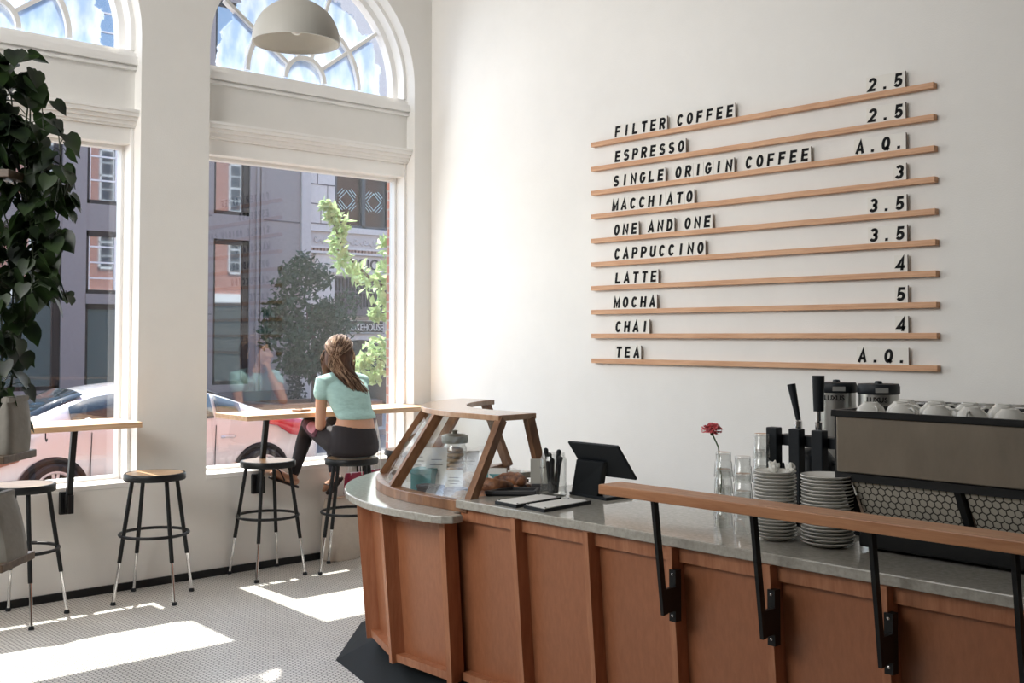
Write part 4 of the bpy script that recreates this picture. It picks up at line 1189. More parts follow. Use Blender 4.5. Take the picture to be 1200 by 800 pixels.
# ============================================================ MENU ON THE WALL
GS = {}


def _arc(cx, cy, rx, ry, a0, a1, n=14): return [(cx + rx * math.cos(R_(a0 + (a1 - a0) * i / n)), cy + ry * math.sin(R_(a0 + (a1 - a0) * i / n))) for i in range(n + 1)]


def strokes(ch):
    """Centre lines in a box 0.62 wide and 1 high, stroke 0.19."""
    l, r, b, t, m = .095, .525, .095, .905, .5; c = .31
    bowl = lambda y0_, y1_: [(l, y1_)] + _arc(r - .2, (y0_ + y1_) / 2, .2, (y1_ - y0_) / 2, 90, -90, 12) + [(l, y0_)]
    return {'I': [[(c, 0), (c, 1)]], 'L': [[(l, 1), (l, b), (.58, b)]], 'T': [[(c, 0), (c, 1)], [(0, t), (.62, t)]], 'E': [[(.58, t), (l, t), (l, b), (.58, b)], [(l, m), (.53, m)]],
            'F': [[(.58, t), (l, t), (l, 0)], [(l, m), (.53, m)]], 'H': [[(l, 0), (l, 1)], [(r, 0), (r, 1)], [(l, m), (r, m)]], 'A': [[(.06, 0), (.31, .93), (.56, 0)], [(.16, .3), (.46, .3)]],
            'M': [[(.05, 0), (.05, .93), (.31, .2), (.57, .93), (.57, 0)]], 'N': [[(l, 0), (l, .86), (r, .14), (r, 1)]], 'O': [_arc(c, m, .215, .405, 90, 450, 28)], 'Q': [_arc(c, m, .215, .405, 90, 450, 28), [(.32, .28), (.56, .02)]],
            'C': [_arc(c, m, .215, .405, 35, 325, 24)], 'G': [_arc(c, m, .215, .405, 35, 335, 24) + [(r, .45), (.32, .45)]], 'D': [[(l, b), (l, t)] + _arc(.28, m, .245, .405, 90, -90, 16) + [(l, b)]],
            'P': [[(l, 0), (l, t)] + bowl(.45, t)[1:]], 'R': [[(l, 0), (l, t)] + bowl(.47, t)[1:], [(.30, .47), (.54, 0)]], 'U': [[(l, 1), (l, .3)] + _arc(c, .3, .215, .205, 180, 360, 12) + [(r, 1)]],
            'S': [_arc(c, .70, .205, .205, 25, 270, 16) + _arc(c, .295, .215, .20, 90, -155, 16)], '2': [_arc(c, .68, .21, .225, 170, -35, 14) + [(.10, b), (.58, b)]],
            '3': [_arc(c - .02, .705, .20, .20, 155, -90, 14)[:-1] + [(.25, .51)], [(.25, .51)] + _arc(c - .02, .3, .225, .21, 90, -155, 14)], '4': [[(.44, 0), (.44, .93), (.06, .26), (.62, .26)]],
            '5': [[(.54, t), (.15, t), (.12, .47)] + _arc(c - .02, .33, .225, .235, 125, -150, 16)], '.': [[(.31, 0), (.31, .2)]]}[ch]


def stroke_glyph(ch):
    if ch in GS: return GS[ch]
    Hh, sw, ex = .0705, .212, .0012
    m_ = MB()
    for ln in strokes(ch):
        P = [Vector((p[0], p[1])) for p in ln]; n = len(P)
        cl = (P[0] - P[-1]).length < 1e-4
        L_, R2 = [], []
        for i in range(n):
            d0 = (P[i] - P[i - 1]).normalized() if i or cl else None
            if cl and i == 0: d0 = (P[0] - P[-2]).normalized()
            d1 = (P[(i + 1) % n] - P[i]).normalized() if i < n - 1 else ((P[1] - P[0]).normalized() if cl else None)
            d0 = d0 or d1; d1 = d1 or d0
            nn = Vector((-(d0 + d1).y, (d0 + d1).x)).normalized(); k = min(1 / max(nn.dot(Vector((-d0.y, d0.x))), .35), 2.0)
            L_.append(P[i] + nn * sw / 2 * k); R2.append(P[i] - nn * sw / 2 * k)
        v = []
        for q in (L_, R2):
            for z in (-ex, ex): v += [Vector((((p.x - .31) + (p.y - .5) * .12) * Hh * 1.04, p.y * Hh, z)) for p in q]
        f = []
        for j in range(n - 1): f += [(n + j, n + j + 1, 3 * n + j + 1, 3 * n + j), (j, 2 * n + j, 2 * n + j + 1, j + 1), (j, j + 1, n + j + 1, n + j), (2 * n + j, 3 * n + j, 3 * n + j + 1, 2 * n + j + 1)]
        f += [(0, n, 3 * n, 2 * n), (n - 1, 3 * n - 1, 4 * n - 1, 2 * n - 1)]
        m_.add(v, f)
    GS[ch] = m_.mesh('letter', ink)
    return GS[ch]


ROWS = [('FILTER COFFEE', 1.965, '2.5', 2.892), ('ESPRESSO', 1.964, '2.5', 2.7285), ('SINGLE ORIGIN COFFEE', 1.949, 'A.Q.', 2.568), ('MACCHIATO', 1.940, '3', 2.410), ('ONE AND ONE', 1.953, '3.5', 2.247),
        ('CAPPUCCINO', 1.956, '3.5', 2.090), ('LATTE', 1.963, '4', 1.932), ('MOCHA', 1.951, '5', 1.773), ('CHAI', 1.963, '4', 1.616), ('TEA', 1.968, 'A.Q.', 1.451)]
NTH = ['first', 'second', 'third', 'fourth', 'fifth', 'sixth', 'seventh', 'eighth', 'ninth', 'tenth']
ORDR = ['topmost', 'second', 'third', 'fourth', 'fifth', 'sixth', 'seventh', 'eighth', 'ninth', 'lowest']
TW, THH = .0752, .088
tile_mesh = {}
for ri, (word, x0_, price, zs) in enumerate(ROWS):
    t = tag(MB().box(1.767, 4.161, -.04, -.0005, zs - .030, zs).build('menu_shelf', shelfw, bevel=.0015, off=Vector((1.767 - ri * .61, 0, zs))), '%s thin wooden menu shelf on the wall, holding %s' % (ORDR[ri], word.title()), 'shelf', 'wooden menu shelves')
    t.location = (1.767, 0, zs)
    for v in t.data.vertices: v.co.x -= ri * .61
    words_ = word.split(' '); x = x0_
    items = []
    for wi, w_ in enumerate(words_):
        wd = TW if w_ != 'ESPRESSO' else .0748
        for ci, ch in enumerate(w_): items.append((ch, x, '%s letter of %s on the %s menu shelf' % (NTH[ci], w_.title(), ORDR[ri]), wi == 1 and word == 'ONE AND ONE', w_, wi)); x += wd + (.0012 if w_ in ('ORIGIN', 'MACCHIATO') else 0)
        x += .066
    xp = 4.004 - len(price) * .0745
    for ci, ch in enumerate(price): items.append((ch, xp, '%s in price %s on the %s menu shelf' % (NTH[ci], price, ORDR[ri]), False, 'price', 9)); xp += .0745
    for ii, (ch, x, lab, _, w_, wi) in enumerate(items):
        last = ii + 1 == len(items) or items[ii + 1][5] != wi
        t = thing('letter_tile', '', 'letter tile', (x, -.024, zs))
        nm = {'.': 'full stop'}.get(ch, ('letter ' if ch.isalpha() else 'figure ') + ch)
        if word == 'ONE AND ONE' and w_ == 'ONE': lab = lab.replace('of One', 'of the %s One' % ('earlier' if wi == 0 else 'later'))
        t['label'] = 'tile with %s, %s' % (nm, lab)
        t['group'] = 'letter tiles on the menu shelves'
        if last not in tile_mesh:
            m_ = MB(); m_.cur = 0
            m_.box(.0003, TW - (.0028 if last else .0003), -.004, .004, 0, THH)
            if last: m_.cur = 1; m_.box(TW - .0028, TW - .0003, -.0042, .0042, 0, THH)
            tile_mesh[last] = m_.mesh('plate', [cream, tilebk])
        pl_ = bpy.data.objects.new('plate', tile_mesh[last]); C.objects.link(pl_); pl_.parent = t
        g = stroke_glyph(ch)
        lo = bpy.data.objects.new('letter', g); C.objects.link(lo); lo.parent = t
        lo.location = (TW / 2 - .001, -.0052, .0095); lo.rotation_euler = (PI / 2, 0, 0)

# ============================================================ WINDOW BARS, STOOLS, LAMP
def window_bar(y0_, y1_, posts, label, hooks=()):
    t = thing('window_bar', label, 'bar counter', (.03, (y0_ + y1_) / 2, 1.035))
    MB().box(-.175, .268, y0_, y1_, 1.038, 1.072).build('top', barw, t, bevel=.003)
    for y in posts:
        p = MB().bar((.14, y, 1.04), (.055, y, .54), .026, .034, up=(0, 1, 0)).build('post', black, t)
        MB().box(.0, .03, y - .035, y + .04, .52, .655).build('wall_plate', black, p, off=Vector(t.location))
        MB().box(.03, .10, y - .012, y + .018, .53, .64).build('bracket', black, p, off=Vector(t.location))
    for y in hooks: MB().tube([(.2, y, 1.04), (.2, y, 1.0), (.215, y, .985), (.228, y, 1.0)], .004, 6).build('hook', black, t, smooth=True)
    return t


window_bar(-1.748, -.17, (-1.53, -.66), 'pale wood bar top across the window where the woman sits', (-.9, -1.12))
window_bar(-4.1, -2.462, (-2.83, -3.8), 'pale wood bar top across the window behind the hanging plant', (-3.02,))


def make_stool():
    t = thing('bar_stool', '', 'stool', (0, 0, 0), 0, 'wooden seated bar stools')
    MB().lathe([(0, .752), (.168, .752), (.172, .757), (.168, .763), (0, .765)], n=40).build('seat', seatw, t, smooth=True, angle=40)
    MB().lathe([(.165, .722), (.181, .722), (.184, .728), (.184, .756), (.180, .763), (.170, .764), (.170, .75), (.165, .745), (.165, .722)], n=44).build('seat_rim', black, t, smooth=True, angle=40)
    for k in range(4):
        a = R_(45 + 90 * k); c, s = math.cos(a), math.sin(a)
        P_ = lambda r, z: (r * c, r * s, z)
        lg = MB().tube([P_(.145, .735), P_(.222, .245)], .0125, 12).build('leg', black, t, smooth=True, angle=40)
        MB().tube([P_(.2215, .25), P_(.256, .018)], .0095, 10).build('chrome_leg_end', chrome, lg, smooth=True, angle=40)
        MB().lathe([(0, 0), (.015, 0), (.016, .008), (.012, .02), (0, .022)], c=P_(.257, 0), n=14).build('rubber_foot', blackp, lg, smooth=True, angle=40)
    MB().tube([(.202 * math.cos(2 * PI * j / 40), .202 * math.sin(2 * PI * j / 40), .395) for j in range(40)], .0095, 10, closed=True).build('foot_ring', black, t, smooth=True)
    return t


st0 = make_stool()
S_ = [((.325, -2.405), 48, 'black bar stool with wooden seat in front of the white pillar'), ((.315, -3.19), 40, 'black bar stool with wooden seat below the hanging plant'), ((.20, -1.55), 0, 'black bar stool with sunlit wooden seat next to the woman, under the bar'),
      ((.44, -1.04), 48, 'black bar stool the woman is sitting on'), ((.25, -.40), 0, 'black bar stool half hidden behind the display case by the corner')]
for i, (p, a, lb) in enumerate(S_):
    if i == 0: st0.location = (*p, 0); st0.rotation_euler = (0, 0, R_(a)); st0['label'] = lb
    else: dup(st0, (*p, 0), R_(a), lb)
w_ = thing('wallet', 'small brown leather wallet lying on the bar beside the woman', 'wallet', (.08, -1.22, 1.072), R_(15))
MB().box(-.045, .045, -.05, .05, 0, .014).build('cover', mat('brown_leather', (.20, .10, .05), .5), w_, off=Vector(), bevel=.005)
MB().box(-.046, .0, -.012, .012, .014, .018).build('strap', mat('brown_leather', (.2, .1, .05), .5), w_, off=Vector())

lamp = thing('pendant_lamp', 'grey dome pendant lamp hanging in front of the arched window', 'lamp', (1.749, -2.297, 3.16))
shade_o = mat('shade_grey', (.45, .435, .395), .55); shade_i = mat('shade_inner', (.88, .85, .79), .6)
prof = [(.231 * math.cos(R_(a)) , .232 * math.sin(R_(a)) ** .95) for a in range(0, 85, 6)] + [(.03, .236)]
MB().lathe([(.2235, -.004), (.231, -.004)] + prof + [(.03, .25), (0, .25)], n=48).build('shade', shade_o, lamp, smooth=True, angle=50, off=Vector())
MB().lathe([(.2295, -.0035)] + [(r * .975, z * .97) for r, z in prof] + [(0, .228)], n=48).build('shade_lining', shade_i, lamp, smooth=True, angle=50, off=Vector())
MB().lathe([(0, .12), (.03, .12), (.035, .15), (.03, .225), (0, .225)], n=20).build('bulb_holder', shade_i, lamp, smooth=True, off=Vector())
MB().ell((0, 0, .085), (.036, .036, .042)).build('bulb', mat('opal_bulb', (.85, .84, .8), .3), lamp, smooth=True, off=Vector())
MB().tube([(0, 0, .245), (0, 0, ZC - 3.16)], .004, 8).build('cord', blackp, lamp, off=Vector())
MB().lathe([(0, ZC - 3.20), (.06, ZC - 3.19), (.06, ZC - 3.16), (0, ZC - 3.16)], n=24).build('ceiling_rose', white, lamp, off=Vector())

# ============================================================ PLANT STAND
ps = thing('display_stand', 'dark wood shelf stand at the window holding bags and the plant', 'shelf stand', (1.815, -4.0, 0), R_(47))
for z in (.68, 1.115, 2.28): MB().box(-.36, .315, -.15, .15, z - .033, z).build('shelf_board', darkw, ps, off=Vector(), bevel=.003)
for x in (-.34,):
    for y in (-.13, .13): MB().box(x - .015, x + .015, y - .015, y + .015, 0, 2.6).build('upright', black, ps, off=Vector())
for x in (-.08,):
    for y in (.13,): MB().box(x - .015, x + .015, y - .015, y + .015, 0, 2.28).build('upright', black, ps, off=Vector())
MB().box(-.36, .05, -.15, .15, .0, .03).build('foot_board', darkw, ps, off=Vector())
kraft = mat('bag_grey', (.25, .235, .205), .8, vary=.1, scale=14, bump=.25, bscale=30)


def paper_bag(lx, z, h, w_, dd, label, lean=0):
    M = Matrix.Translation(ps.location) @ Matrix.Rotation(R_(47), 4, 'Z')
    p = M @ Vector((lx, 0.0, z))
    t = thing('coffee_bag', label, 'bag', p, R_(47), 'grey upright bags on the stand')
    rings = []
    for q, a, b in ((0, 1, 1), (.04, 1.02, 1.02), (.3, 1.02, .93), (.6, 1.0, .74), (.82, .97, .50), (.88, .96, .36), (1, .95, .30)):
        ring = []
        for j in range(24):
            th = 2 * PI * j / 24; c, s = math.cos(th), math.sin(th)
            e_ = 9
            rr = (abs(c) ** e_ + abs(s) ** e_) ** (-1 / e_)
            x_, y_ = c * rr * dd / 2 * b, s * rr * w_ / 2 * a
            k = Vector((x_, y_, q * h)); k += Vector((noise.noise(k * 22 + Vector((lx * 40, 0, 0))), noise.noise(k * 22 + Vector((0, lx * 30, 5))), 0)) * .007 * min(1, q * 3)
            k.x += lean * q; ring.append(k)
        rings.append(ring)
    MB().loft(rings).build('body', kraft, t, smooth=True, angle=60, off=Vector())
    MB().box(lean - dd * .19, lean + dd * .19, -w_ * .47, w_ * .47, h * .90, h * .985).build('folded_top', kraft, t, off=Vector(), bevel=.003)
    return t


for lx, lb, ln, h in ((.268, 'grey bag on the upper board of the stand, at its open end', .02, .235), (.182, 'grey bag on the upper board of the stand, second from the open end', .015, .25), (.094, 'grey bag on the upper board of the stand, third from the open end', .01, .255), (.006, 'grey bag on the upper board, deepest into the stand', .01, .25)):
    paper_bag(lx, 1.115, h, .20, .088, lb, ln)
for lx, lb, ln in ((.262, 'grey bag on the lower board of the stand, at its open end', -.03), (.145, 'grey bag on the lower board of the stand, second from the open end', -.03), (.03, 'grey bag on the lower board of the stand, third from the open end', -.02)):
    paper_bag(lx, .68, .27, .20, .10, lb, ln)
M = Matrix.Translation(ps.location) @ Matrix.Rotation(R_(47), 4, 'Z')
hp = thing('pothos_plant', 'dark green trailing pothos plant cascading down beside the window', 'plant', M @ Vector((.02, 0, 2.28)))
MB().lathe([(0, 0), (.10, 0), (.13, .16), (.14, .2), (.125, .2), (.12, .17), (0, .17)], c=hp.location, n=28).build('pot', mat('pot_dark', (.06, .06, .055), .6), hp, smooth=True, angle=50)
pleaf = leafmat('pothos_leaf', (.006, .013, .007), (.028, .055, .014), .3, .42)
lv = MB(); vn = MB()


def add_leaf(p, dr, s, roll=0.):
    """A heart-shaped leaf hanging along dr."""
    dr = dr.normalized(); sd_ = dr.cross(Vector((random.uniform(-.4, .4), random.uniform(-.4, .4), 1))).normalized()
    nn = sd_.cross(dr).normalized()
    sd_ = (sd_ * math.cos(roll) + nn * math.sin(roll)); nn = sd_.cross(dr).normalized()
    out = [(.0, .0), (-.12, .30), (.06, .50), (.34, .50), (.62, .36), (.85, .15), (1.05, 0)]
    mid = [p + dr * a * s + nn * (-.10 * s * math.sin(a * 2)) for a in (0, .2, .34, .5, .65, .85, 1.05)]
    vs = []
    for i, (a, b) in enumerate(out):
        dip = nn * (.10 * s * b * 2 - .06 * s * a * a)
        base = p + dr * a * s
        vs += [base + sd_ * b * s + dip, p + dr * max(a, 0) * s - nn * .06 * s * a * a, base - sd_ * b * s + dip]
    fs = []
    for i in range(len(out) - 1):
        fs += [(3 * i, 3 * i + 1, 3 * i + 4, 3 * i + 3), (3 * i + 1, 3 * i + 2, 3 * i + 5, 3 * i + 4)]
    lv.add(vs, fs)


right = Vector((.6752, .7376, 0)); away = Vector((-.7376, .6752, 0))
base = Vector((1.875, -3.917, 0))


def vine(px_off, depth, z_top, z_bot, n, spread, ls):
    """A hanging stem with leaves; offsets in metres along the stand's long side and across it."""
    o_ = base + right * px_off + away * depth
    pts = [hp.location + Vector((0, 0, .2)), hp.location.lerp(Vector((o_.x, o_.y, z_top)), .5) + Vector((0, 0, .16))]
    m = 9
    for i in range(m + 1):
        f = i / m
        pts.append(Vector((o_.x, o_.y, z_top + (z_bot - z_top) * f)) + right * .035 * math.sin(5 * f + px_off * 40) + away * .03 * math.cos(4 * f + px_off * 23))
    vn.tube(pts, .0035, 6)
    for i in range(n):
        f = random.random() ** .9; k = 2 + f * m; a = int(min(k, len(pts) - 2)); p = pts[a].lerp(pts[a + 1], k - a)
        ang = random.random() * 2 * PI
        q = p + (right * math.cos(ang) + away * math.sin(ang) * .8) * random.uniform(.02, spread) + Vector((0, 0, random.uniform(-.01, .05)))
        vn.tube([p, p.lerp(q, .6) + Vector((0, 0, .015)), q], .002, 5)
        add_leaf(q, (right * math.cos(ang) + away * math.sin(ang)) * .55 + Vector((0, 0, -random.uniform(.4, 1.1))), ls * random.uniform(.7, 1.15), random.uniform(-.7, .7))


for off, dp, zt_, zb_, n, sp_, ls in (
        (.02, 0, 2.75, 1.45, 52, .10, .095), (.10, -.05, 2.72, 1.36, 52, .10, .095), (.18, .02, 2.72, 1.62, 46, .10, .095), (.24, -.04, 2.66, 1.75, 34, .08, .095),
        (.28, .03, 2.60, 1.72, 28, .075, .10), (.325, 0, 2.45, 1.70, 15, .06, .10), (.355, .03, 2.30, 1.72, 9, .05, .085), (-.05, .03, 2.78, 1.42, 40, .1, .095), (.14, .06, 2.70, 1.30, 34, .09, .09),
        (.06, -.08, 2.6, 1.28, 36, .09, .085), (-.1, -.03, 2.75, 1.5, 30, .1, .09), (.16, .03, 2.0, 1.33, 18, .06, .075)):
    vine(off, dp, zt_, zb_ - (.1 if off < .2 else -.03), int(n * 1.35), sp_ * 1.12, ls * .86)
for _ in range(72):
    q = base + right * random.uniform(-.1, .24) + away * random.uniform(-.1, .1) + Vector((0, 0, random.uniform(2.45, 2.80)))
    add_leaf(q, Vector((random.gauss(0, .6), random.gauss(0, .6), -.5)), .095 * random.uniform(.8, 1.2), random.uniform(-.8, .8))
lo_ = lv.build('foliage', pleaf, hp, smooth=True); vn.build('vine', mat('vine_green', (.03, .045, .02), .6), hp, smooth=True)

# ============================================================ BAGS BY THE BAR
cr = mat('crimson_paper', (.28, .01, .045), .5); crm = mat('cream_canvas', (.60, .53, .46), .85, vary=.06, scale=20, bump=.2, bscale=60)


def tote(name, x, y, z, sx, sy, h, m, label, strap_to, scol):
    t = thing(name, label, 'bag', (x, y, z))
    rings = []
    for q, a in ((0, .92), (.03, 1), (.5, 1.04), (.92, .97), (1, .95)):
        ring = []
        for j in range(28):
            th = 2 * PI * j / 28; c, s = math.cos(th), math.sin(th); rr = (abs(c) ** 6 + abs(s) ** 6) ** (-1 / 6)
            k = Vector((c * rr * sx / 2 * a * (1 - .5 * q), s * rr * sy / 2 * a, q * h)); k += Vector((noise.noise(k * 14), noise.noise(k * 14 + Vector((7, 1, 3))), 0)) * .012 * q
            ring.append(k)
        rings.append(ring)
    MB().loft(rings).build('body', m, t, smooth=True, angle=60, off=Vector())
    for s in (-1, 1):
        e = Vector(strap_to) - Vector((x, y, z))
        MB().tube([(s * sx * .2, -sy * .3, h - .02), (s * sx * .15, -sy * .2, h + (e.z - h) * .6), e, (s * sx * .15, sy * .2, h + (e.z - h) * .6), (s * sx * .2, sy * .3, h - .02)], .004, 6).build('handle', scol, t, smooth=True, off=Vector())
    return t


tote('tote_bag', .10, -.90, 0.0, .16, .27, .44, crm, 'cream canvas tote bag standing on the floor below the crimson bag', (.1, -.9, .60), crm)
tote('shopping_bag', .25, -.88, .475, .08, .16, .155, cr, 'crimson paper bag hanging under the bar beside the cream tote', (.25, -.88, 1.0), white)
tote('shopping_bag', .20, -.66, .53, .07, .10, .10, cr, 'smaller crimson paper bag hanging under the bar nearer the corner', (.20, -.66, .99), white)
#@@PERSON
# ============================================================ THE WOMAN AT THE BAR
skin = mat('skin', (.56, .31, .205), .5, sss=.12, vary=.05, scale=9)
wo = thing('person', 'woman in teal top and dark leggings seated on a stool, chin on hand', 'person', (.44, -1.04, .766))
V = Vector
# joints (world)
PEL = V((.45, -1.035, .865)); WST = V((.475, -1.035, 1.03)); CHE = V((.415, -1.055, 1.19)); SHO = V((.365, -1.065, 1.29)); NCK = V((.335, -1.068, 1.345))
HEAD = V((.325, -1.062, 1.465))
SL, SR = V((.365, -1.232, 1.266)), V((.345, -.896, 1.266))
EL = V((.315, -1.215, .985)); WL = V((.16, -1.10, 1.0))
ER = V((.145, -.945, 1.108)); WR = V((.232, -1.005, 1.300))
HL, HR = V((.42, -1.135, .862)), V((.42, -.94, .862))
KL, KR = V((.075, -1.155, .975)), V((.07, -.955, .965))
AL, AR = V((.115, -1.305, .625)), V((.135, -.985, .62))


def ellring(mb, secs, n=24):
    """Closed trunk from elliptical level sections (centre, half depth, half width, turn)."""
    rings = []
    for c, a, b, rz in secs:
        M = Matrix.Rotation(rz, 3, 'Z')
        rings.append([c + M @ V((a * math.cos(2 * PI * j / n), b * math.sin(2 * PI * j / n), 0)) for j in range(n)])
    mb.loft(rings)


def trunk(mb, g=0., lo=0, hi=99):
    s = [(PEL + V((0, 0, -.085)), .10, .13, 0), (PEL + V((.0, 0, -.05)), .135, .175, 0), (PEL, .13, .178, 0), (PEL + V((.015, 0, .07)), .112, .160, 0), (WST, .092, .138, 0), (WST.lerp(CHE, .5), .096, .142, 0),
         (CHE, .104, .158, 0), (CHE.lerp(SHO, .6), .096, .172, 0), (SHO, .075, .165, 0), (SHO + V((-.012, 0, .032)), .055, .11, 0), (NCK, .05, .055, 0)][lo:hi]
    ellring(mb, [(c, a + g, b + g, r) for c, a, b, r in s])


# head turned towards the corner: local +x is the way the face looks
FACE = V((-.66, .74, .06)).normalized()
up0 = V((0, 0, 1)); Yh = up0.cross(FACE).normalized(); Zh = FACE.cross(Yh).normalized()
HM = Matrix((FACE, Yh, Zh)).transposed()


def hp_(x, y, z): return HEAD + HM @ V((x, y, z))


hq = HM.to_quaternion()
bm_ = MB()
trunk(bm_)
bm_.capsule([NCK + V((.01, 0, -.05)), NCK + V((0, 0, .03)), hp_(-.012, 0, -.055)], [.054, .048, .05], 16)
# head: skull, face, jaw, features
bm_.ell(hp_(-.012, 0, .025), (.096, .074, .092), hq, 24, 16)
bm_.ell(hp_(.030, 0, -.025), (.062, .062, .085), hq, 24, 16)
bm_.ell(hp_(.052, 0, -.078), (.034, .036, .026), hq, 16, 10)
bm_.capsule([hp_(.07, 0, -.092), hp_(.078, 0, -.087)], [.015, .012], 10)
bm_.capsule([hp_(.084, 0, .012), hp_(.100, 0, -.012), hp_(.108, 0, -.026)], [.008, .010, .0125], 10)
for sy in (-1, 1):
    bm_.ell(hp_(.092, sy * .010, -.031), (.010, .009, .008), hq, 10, 8)
    bm_.ell(hp_(.076, sy * .034, .026), (.016, .024, .010), hq, 12, 8)          # brow
    bm_.ell(hp_(.066, sy * .040, -.022), (.024, .022, .024), hq, 12, 8)         # cheek
    bm_.ell(hp_(.073, sy * .031, .006), (.014, .016, .010), hq, 12, 8)          # closed lid
    bm_.ell(hp_(-.005, sy * .073, -.005), (.020, .008, .030), hq, 12, 8)        # ear
bm_.capsule([hp_(.086, -.020, -.055), hp_(.094, 0, -.053), hp_(.086, .020, -.055)], [.005, .0075, .005], 8)
bm_.capsule([hp_(.083, -.017, -.066), hp_(.091, 0, -.066), hp_(.083, .017, -.066)], [.006, .008, .006], 8)
# arms
bm_.capsule([SL, SL.lerp(EL, .45), EL], [.043, .040, .035], 16); bm_.capsule([EL, EL.lerp(WL, .35), WL], [.036, .037, .025], 16)
bm_.capsule([SR, SR.lerp(ER, .45), ER], [.043, .040, .035], 16); bm_.capsule([ER, ER.lerp(WR, .35), WR], [.036, .037, .025], 16)
bm_.capsule([SHO + V((0, -.06, .01)), SL], [.048, .043], 14); bm_.capsule([SHO + V((0, .06, .01)), SR], [.048, .043], 14)
# legs (covered by the leggings down to the ankles)
bm_.capsule([HL, HL.lerp(KL, .5), KL], [.078, .068, .050], 16); bm_.capsule([KL, KL.lerp(AL, .35), AL], [.046, .047, .029], 16)
bm_.capsule([HR, HR.lerp(KR, .5), KR], [.078, .068, .050], 16); bm_.capsule([KR, KR.lerp(AR, .35), AR], [.046, .047, .029], 16)


def hand(mb, wr, d_, nrm, side, curl, r=.0075):
    """Palm from the wrist along d_, nrm = back of the hand, side = towards the thumb."""
    d_ = d_.normalized(); side = (side - d_ * side.dot(d_)).normalized(); nrm = side.cross(d_) if side.cross(d_).dot(nrm) > 0 else d_.cross(side)
    nrm.normalize()
    for k in range(-1, 2): mb.capsule([wr + side * .010 * k, wr + d_ * .075 + side * .024 * k], [.014, .0135], 10)
    tips = []
    for k, (o_, ln) in enumerate(((.030, .070), (.010, .078), (-.010, .073), (-.029, .058))):
        p = wr + d_ * .078 + side * o_; pts = [p - d_ * .014, p]; dd = d_.copy(); a = 0
        for j in range(3):
            a = curl * (.7 + .5 * j) * (1 + .06 * k)
            dd = (Matrix.Rotation(-a, 3, d_.cross(nrm).normalized()) @ dd if False else (dd * math.cos(a) - nrm * math.sin(a)) if j == 0 else dd * math.cos(a) + dd.cross(d_.cross(nrm)).normalized() * math.sin(a))
            dd.normalize(); pts.append(pts[-1] + dd * ln * (.45, .32, .23)[j])
        mb.capsule(pts, [.010, .0095, .0088, .0082, .0072], 10); tips.append(pts[-1])
    t0 = wr + d_ * .022 + side * .022
    mb.capsule([t0, t0 + d_ * .028 + side * .022 - nrm * .006, t0 + d_ * .055 + side * .026 - nrm * .012, t0 + d_ * .075 + side * .022 - nrm * .018], [.014, .0115, .0095, .0075], 10)
    return tips


# one hand under the chin, fingers folded back; the other resting in the lap
chin = hp_(.066, 0, -.098)
hand(bm_, WR, V((.12, -.25, 1.0)) * .6 + (chin - WR) * .2, V((-.75, .66, .1)), V((.66, .74, 0)), .75)
hand(bm_, WL, V((-1, .15, -.15)), V((0, 0, 1)), V((0, 1, 0)), .35)


def foot(mb, an, toe):
    d_ = (toe - an).normalized(); heel = an + V((.035, 0, -.03))
    sdv = d_.cross(V((0, 0, 1))).normalized()
    mb.capsule([an, an + V((.012, 0, -.025))], [.030, .028], 12)
    mb.capsule([heel, heel.lerp(toe, .45) , toe - d_ * .03], [.026, .032, .034], 14)
    for k in range(5): mb.capsule([toe - d_ * .045 + sdv * .0135 * (k - 2), toe + d_ * (.012 - .004 * abs(k - 1)) + sdv * .0145 * (k - 2)], [.011, .0085 if k else .0105], 8)
    return heel, d_, sdv


TL, TR = V((.045, -1.425, .655)), V((.07, -1.0, .505))
fl_ = foot(bm_, AL, TL); fr_ = foot(bm_, AR, TR)
me = blob(bm_, .0052, 3); me.transform(Matrix.Translation(-wo.location)); me.materials.append(skin)
o = bpy.data.objects.new('body', me); C.objects.link(o); o.parent = wo

# teal short sleeved top
teal_c = mat('teal_jersey', (.37, .57, .545), .85, vary=.08, scale=16, bump=.9, bscale=9, stretch=(1, 1.2, 3.2))
sh = MB()
ellring(sh, [(WST + V((.006, .01, .002)), .100, .148, 0), (WST + V((.004, 0, .030)), .102, .150, 0), (WST.lerp(CHE, .4), .106, .152, 0), (CHE, .113, .167, 0), (CHE.lerp(SHO, .6), .106, .181, 0), (SHO, .085, .176, 0), (SHO + V((-.008, 0, .026)), .066, .128, 0)])
sh.capsule([SHO + V((0, -.05, .004)), SL + V((0, -.004, .008)), SL.lerp(EL, .20)], [.064, .060, .058], 18)
sh.capsule([SHO + V((0, .05, .004)), SR + V((0, .004, .008)), SR.lerp(ER, .20)], [.064, .060, .058], 18)
me = blob(sh, .0065, 4); me.transform(Matrix.Translation(-wo.location)); me.materials.append(teal_c)
o = bpy.data.objects.new('top', me); C.objects.link(o); o.parent = wo

# dark leggings
legm = mat('legging_black', (.016, .012, .015), .8, bump=.15, bscale=40)
lg = MB()
ellring(lg, [(PEL + V((.01, 0, -.09)), .125, .15, 0), (PEL + V((.012, 0, -.06)), .150, .180, 0), (PEL + V((.012, 0, -.01)), .150, .182, 0), (PEL + V((.012, 0, .06)), .126, .170, 0), (PEL + V((.014, -.004, .10)), .113, .160, 0), (PEL + V((.006, -.02, .128)), .103, .142, 0)])

